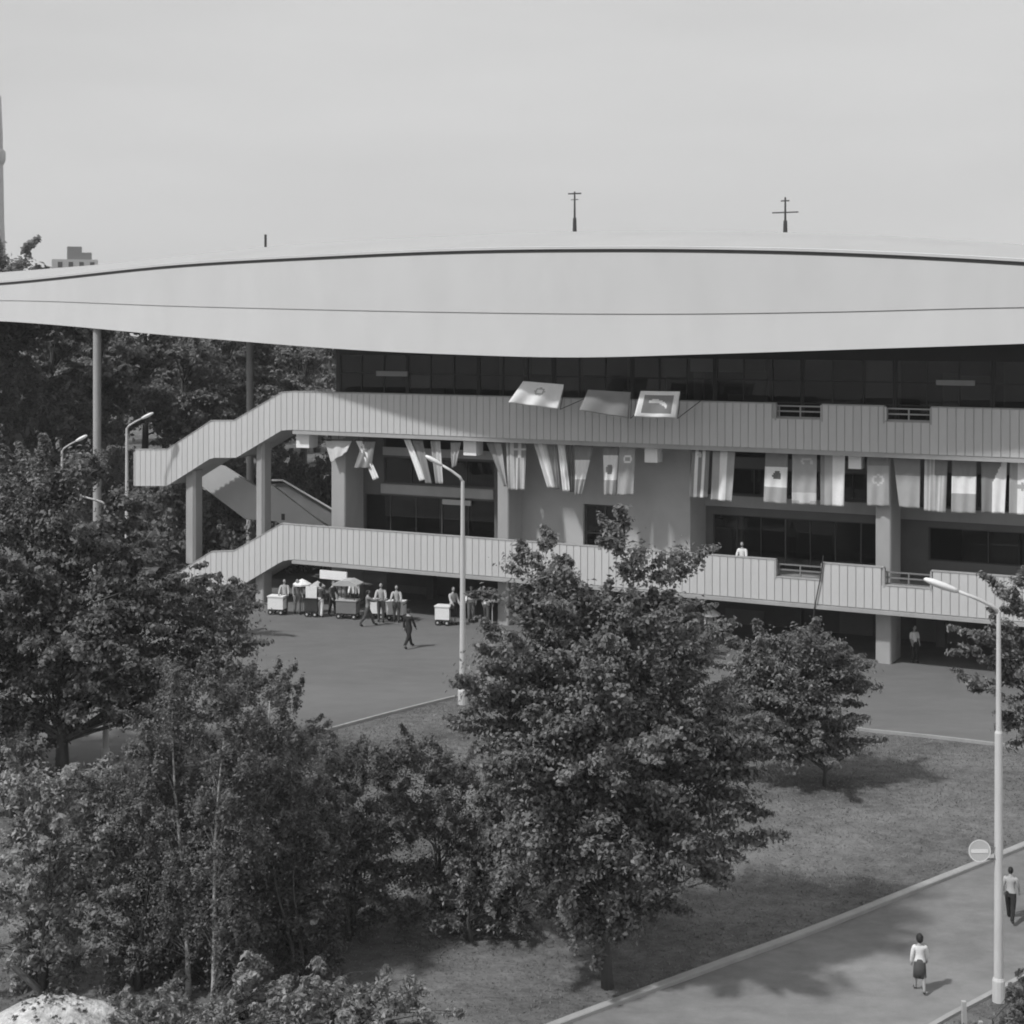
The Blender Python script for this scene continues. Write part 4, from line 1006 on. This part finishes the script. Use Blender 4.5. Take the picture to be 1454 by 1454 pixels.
# woodland behind the hall
FARM = []
for v in range(3):
    rng = np.random.default_rng(60+v); lb = []
    for k in range(16):
        z = rng.uniform(3.0, 13.5); rr_ = 3.6*math.sin(min(1, (15.5-z)/9)*PI/2); a = rng.uniform(0, 2*PI); q = rr_*rng.uniform(0.2, 0.75)
        lb.append((q*math.cos(a), q*math.sin(a), z, 1.7, 1.7, 1.5))
    C, R = crown_points(lb, 6, rng, 0.95)
    g = MB(); g.tube([(0, 0, -0.1), (0.1, 0, 4), (0.2, 0.1, 9), (0.1, 0, 13.5)], [0.3, 0.24, 0.14, 0.04], 8)
    for k in range(0, len(C), max(1, len(C)//24)):
        c = Vector(C[k]); p0 = Vector((0.12, 0, max(2.0, c.z*0.75))); g.tube([p0, p0.lerp(c, 0.5)+Vector((0, 0, 0.3)), c], [0.09, 0.06, 0.015], 5, cap=False)
    FARM.append((g.mesh('trunk', M_BARK, True), leaves_mesh('crown', C, R, 90, 0.34, rng, LM_FAR, 0.1, 0.6, 0.7)))
rr = random.Random(12)
far_px = [(-60, 128, 1.06), (18, 121, 1.33), (75, 131, 1.02), (140, 127, 1.0), (205, 133, 1.02), (262, 126, 0.95), (322, 131, 0.98), (378, 136, 0.97), (432, 130, 0.9), (470, 140, 0.95), (-130, 124, 1.1),
          (110, 146, 1.16), (235, 149, 1.16), (350, 152, 1.15), (40, 150, 1.2), (450, 154, 1.14), (290, 165, 1.22), (170, 166, 1.22), (405, 168, 1.22)]
nm = ['far left edge', 'tall one rising above the left end of the roof', 'just left of the roof column', 'straight behind the slim roof column', 'right of the slim roof column', 'above the stair landing', 'left of the second roof column', 'right of the second roof column', 'above the top of the stair', 'against the left end of the upper glazing', 'beyond the left picture edge',
      'second row, behind the slim roof column', 'second row, above the stair landing', 'second row, behind the second roof column', 'second row, at the far left', 'second row, behind the top of the stair', 'deepest row, left of the second roof column', 'deepest row, right of the slim roof column', 'deepest row, right of the second roof column']
for i, (px, dd, sc_) in enumerate(far_px):
    dd += 15; sc_ *= 1.06
    tr_, cr_ = FARM[i % 3]
    t = thing('woodland_tree', 'dark woodland tree behind the hall, '+nm[i], 'tree', ((px-CX)/F*dd, dd, 0), rr.uniform(0, 6), 'woodland trees behind the hall')
    t.scale = (sc_*1.12, sc_*1.12, sc_); link('trunk', tr_, t); link('crown', cr_, t)
g_ = np.random.default_rng(77)
C, R = crown_points([(0, 0, 1.3, 2.2, 1.6, 1.3), (1.2, 0.3, 1.0, 1.6, 1.3, 1.0), (-1.3, 0, 1.1, 1.5, 1.2, 1.1), (0.3, 0, 2.4, 1.2, 1.0, 0.9)], 9, g_, 0.7)
um = leaves_mesh('foliage', C, R, 70, 0.26, g_, LM_FAR); st_ = MB()
for k in range(6): st_.tube([(g_.uniform(-.3, .3), 0, -0.1), Vector(C[k*7 % len(C)])], [0.05, 0.01], 5)
stm = st_.mesh('stem', M_BARK)
und = [(215, 104), (262, 108), (300, 112), (335, 106), (372, 110), (405, 114), (440, 108), (470, 115), (180, 110), (320, 118), (140, 112), (390, 120), (292, 93), (330, 95), (356, 94), (420, 96), (452, 95), (378, 86), (404, 88), (428, 87), (455, 88), (212, 90), (238, 92), (8, 127), (58, 131), (108, 128), (158, 131)]
UL = ['undergrowth bush showing between the big dark tree and the stair landing', 'undergrowth bush showing left of the outer stair column', 'undergrowth bush just right of the outer stair column', 'undergrowth bush midway between the two stair columns',
 'undergrowth bush behind the inner stair column', 'undergrowth bush behind the inner stair flight', 'undergrowth bush left of the first facade column', 'undergrowth bush right behind the first facade column', 'undergrowth bush behind the slender street lamp',
 'farther undergrowth bush between the two stair columns', 'undergrowth bush behind the slim roof column', 'farther undergrowth bush behind the inner stair flight', 'near undergrowth bush hugging the right of the outer stair column', 'near undergrowth bush below the inner stair flight', 'near undergrowth bush hugging the left of the inner stair column', 'near undergrowth bush under the handrail', 'near undergrowth bush at the left of the first facade column', 'leafy bush behind the leftmost white cart', 'leafy bush behind the left sunshade', 'leafy bush behind the cart with the white board', 'leafy bush behind the hanging white sign', 'bush under the stair landing beside the big dark tree', 'bush under the stair landing left of the outer stair column', 'tall woodland bush at the left edge below the trees', 'tall woodland bush left of the street lamp head', 'tall woodland bush left of the slim roof column', 'tall woodland bush right of the slim roof column']
for i, (px, dd) in enumerate(und):
    t = thing('undergrowth_bush', UL[i], 'shrub', ((px-CX)/F*dd, dd, 0), rr.uniform(0, 6), 'undergrowth behind the stair')
    q = rr.uniform(0.9, 1.35) if dd < 125 else 1.9; t.scale = (q, q, q*rr.uniform(1.0, 1.6)); link('foliage', um, t); link('stem', stm, t)

# ------------------------------------------------------------------ sand heap
b = gp(80, 1502); rng = np.random.default_rng(5)
g = MB(); nr, na = 12, 30; vs = [(0, 0, 1.25)]
for j in range(1, nr+1):
    q = j/nr
    for k in range(na):
        a = 2*PI*k/na; rad = q*(1.9+0.2*math.sin(3*a+1)+0.12*math.sin(7*a)); z = 1.25*(1-q**2.2)+0.06*math.sin(9*a+q*8)*(1-q)+rng.uniform(-.03, .03)
        vs.append((rad*math.cos(a)*1.2, rad*math.sin(a)*0.9, z-(0.1 if j == nr else 0)))
fs = [(0, 1+k, 1+(k+1) % na) for k in range(na)]
for j in range(nr-1): fs += [(1+j*na+k, 1+(j+1)*na+k, 1+(j+1)*na+(k+1) % na, 1+j*na+(k+1) % na) for k in range(na)]
g.add(vs, fs); tag(g.build('sand_heap', M_SAND, None, True, b), 'pale rounded sand heap at the bottom left corner', 'sand heap')
g = MB(); p0 = at(8, 1365, b.y+0.5); g.tube([gp(70, 1440)+Vector((0, 0, 0.1)), at(52, 1402, gp(70, 1440).y), at(10, 1364, gp(70, 1440).y)], [0.1, 0.09, 0.07], 8)
tag(g.build('fallen_branch', M_BARK), 'dark bare branch leaning beside the sand heap', 'branch')
b = gp(458, 1362); g = MB(); g.prism([(-0.09, 0), (0.09, 0), (0.08, 0.26), (-0.08, 0.26)], -0.06, 0.06)
tag(g.build('marker_stone', M_WHITE, None, False, b), 'small white marker stone on the grass at the foot of the shrubs', 'stone')

# ------------------------------------------------------------------ far buildings
t = thing('apartment_block', 'distant pale block with a dark lift house showing over the roof edge', 'building', ((112-CX)/F*420, 420, 0), 0.3)
g = MB(); g.box(-7, 5, 0, 10, 0, 31.5); g.build('wall', M_LGREY, t)
g = MB(); g.box(-3.0, 0.8, 0.5, 6, 31.5, 35.0); g.box(0.8, 3.4, 0.5, 6, 31.5, 33.4); g.build('lift_house', M_MGREY, t)
for i in range(4): g = MB(); g.box(-5.5+i*2.8, -4.3+i*2.8, -0.05, 0.02, 29.3, 30.8); g.build('window', M_DARK, t)
t = thing('tower', 'faint tall tower at the very left edge of the sky', 'tower', ((-9-CX)/F*700, 700, 0))
g = MB(); g.tube([(0, 0, 0), (0, 0, 60), (0, 0, 100), (0, 0, 117)], [7.0, 4.6, 3.9, 3.2], 16); g.build('shaft', M_CONC, t, True)
g = MB(); g.tube([(0, 0, 86), (0, 0, 88), (0, 0, 92), (0, 0, 93)], [4.3, 5.2, 5.2, 4.2], 16); g.build('gallery', M_CONC, t, True)

# ------------------------------------------------------------------ grass blades on the lawn
rng = np.random.default_rng(3)
pe = np.array(plaza_e); r0_ = np.array(re0); r1_ = np.array(re1)
n = 170000
X = rng.uniform(-16, 26, n); Y = 27+33*rng.random(n)**0.8
ye = np.interp(X, pe[:, 0], pe[:, 1])
o0 = np.argsort(r0_[:, 0]); o1 = np.argsort(r1_[:, 0])
y0 = np.interp(X, r0_[o0, 0], r0_[o0, 1]); y1 = np.interp(X, r1_[o1, 0], r1_[o1, 1])
keep = (Y < ye-0.25) & ((Y > y0+0.3) | (Y < y1-0.2))
X, Y = X[keep], Y[keep]; n = len(X)
Z = np.array([gz(x, y) for x, y in zip(X, Y)])
dens_n = 0.5+0.5*np.sin(X*1.3+2*np.sin(Y*0.6))*np.sin(Y*0.9+np.sin(X*0.5)*2)
hgt = (0.02+0.045*rng.random(n)*dens_n+0.03*rng.random(n)**4)
ang = rng.uniform(0, 2*PI, n); dx, dy = np.cos(ang), np.sin(ang); wd = 0.014+0.02*rng.random(n)
lx, ly = rng.normal(0, 0.05, n), rng.normal(0, 0.05, n)
V = np.empty((n, 3, 3)); V[:, 0] = np.stack([X-dx*wd, Y-dy*wd, Z-0.01], 1); V[:, 1] = np.stack([X+dx*wd, Y+dy*wd, Z-0.01], 1); V[:, 2] = np.stack([X+lx, Y+ly, Z+hgt], 1)
me = bpy.data.meshes.new('grass'); me.vertices.add(n*3); me.vertices.foreach_set('co', V.reshape(-1)); me.loops.add(n*3); me.loops.foreach_set('vertex_index', np.arange(n*3, dtype=np.int32))
me.polygons.add(n); me.polygons.foreach_set('loop_start', np.arange(0, n*3, 3, dtype=np.int32)); me.polygons.foreach_set('loop_total', np.full(n, 3, dtype=np.int32))
me.materials.append(leaf_mat('grass_blade', 0.24, 0.3)); me.update(calc_edges=True)
tag(link('grass', me), 'short mown grass covering the lawn', 'grass', None, 'stuff')

# ------------------------------------------------------------------ hazy air over the whole place
hm = bpy.data.materials.new('hazy_air'); hm.use_nodes = True; t_ = hm.node_tree; t_.nodes.clear()
ho = t_.nodes.new('ShaderNodeOutputMaterial'); pv = t_.nodes.new('ShaderNodeVolumePrincipled')
pv.inputs['Color'].default_value = (0.97, 0.97, 0.97, 1); pv.inputs['Density'].default_value = 0.00032; pv.inputs['Anisotropy'].default_value = 0.0
t_.links.new(pv.outputs[0], ho.inputs['Volume'])
g = MB(); g.box(-1510, 1510, -620, 1520, -4, 122)
tag(g.build('haze', hm), 'thin even haze in the air', 'haze', None, 'stuff')

hp = bpy.data.objects['sand_heap']; rng = np.random.default_rng(15)
LC = np.array([vs_.co[:] for vs_ in hp.data.vertices if vs_.co.z > 0.1]); LC = LC[rng.choice(len(LC), 110)]+rng.normal(0, 0.07, (110, 3)); LC[:, 2] = np.abs(LC[:, 2])+0.02
lt = link('weed_litter', leaves_mesh('weed_litter', LC, np.full(110, 0.12), 14, 0.07, rng, LM_SHRUB, flat=0.3), hp); lt['kind'] = 'stuff'
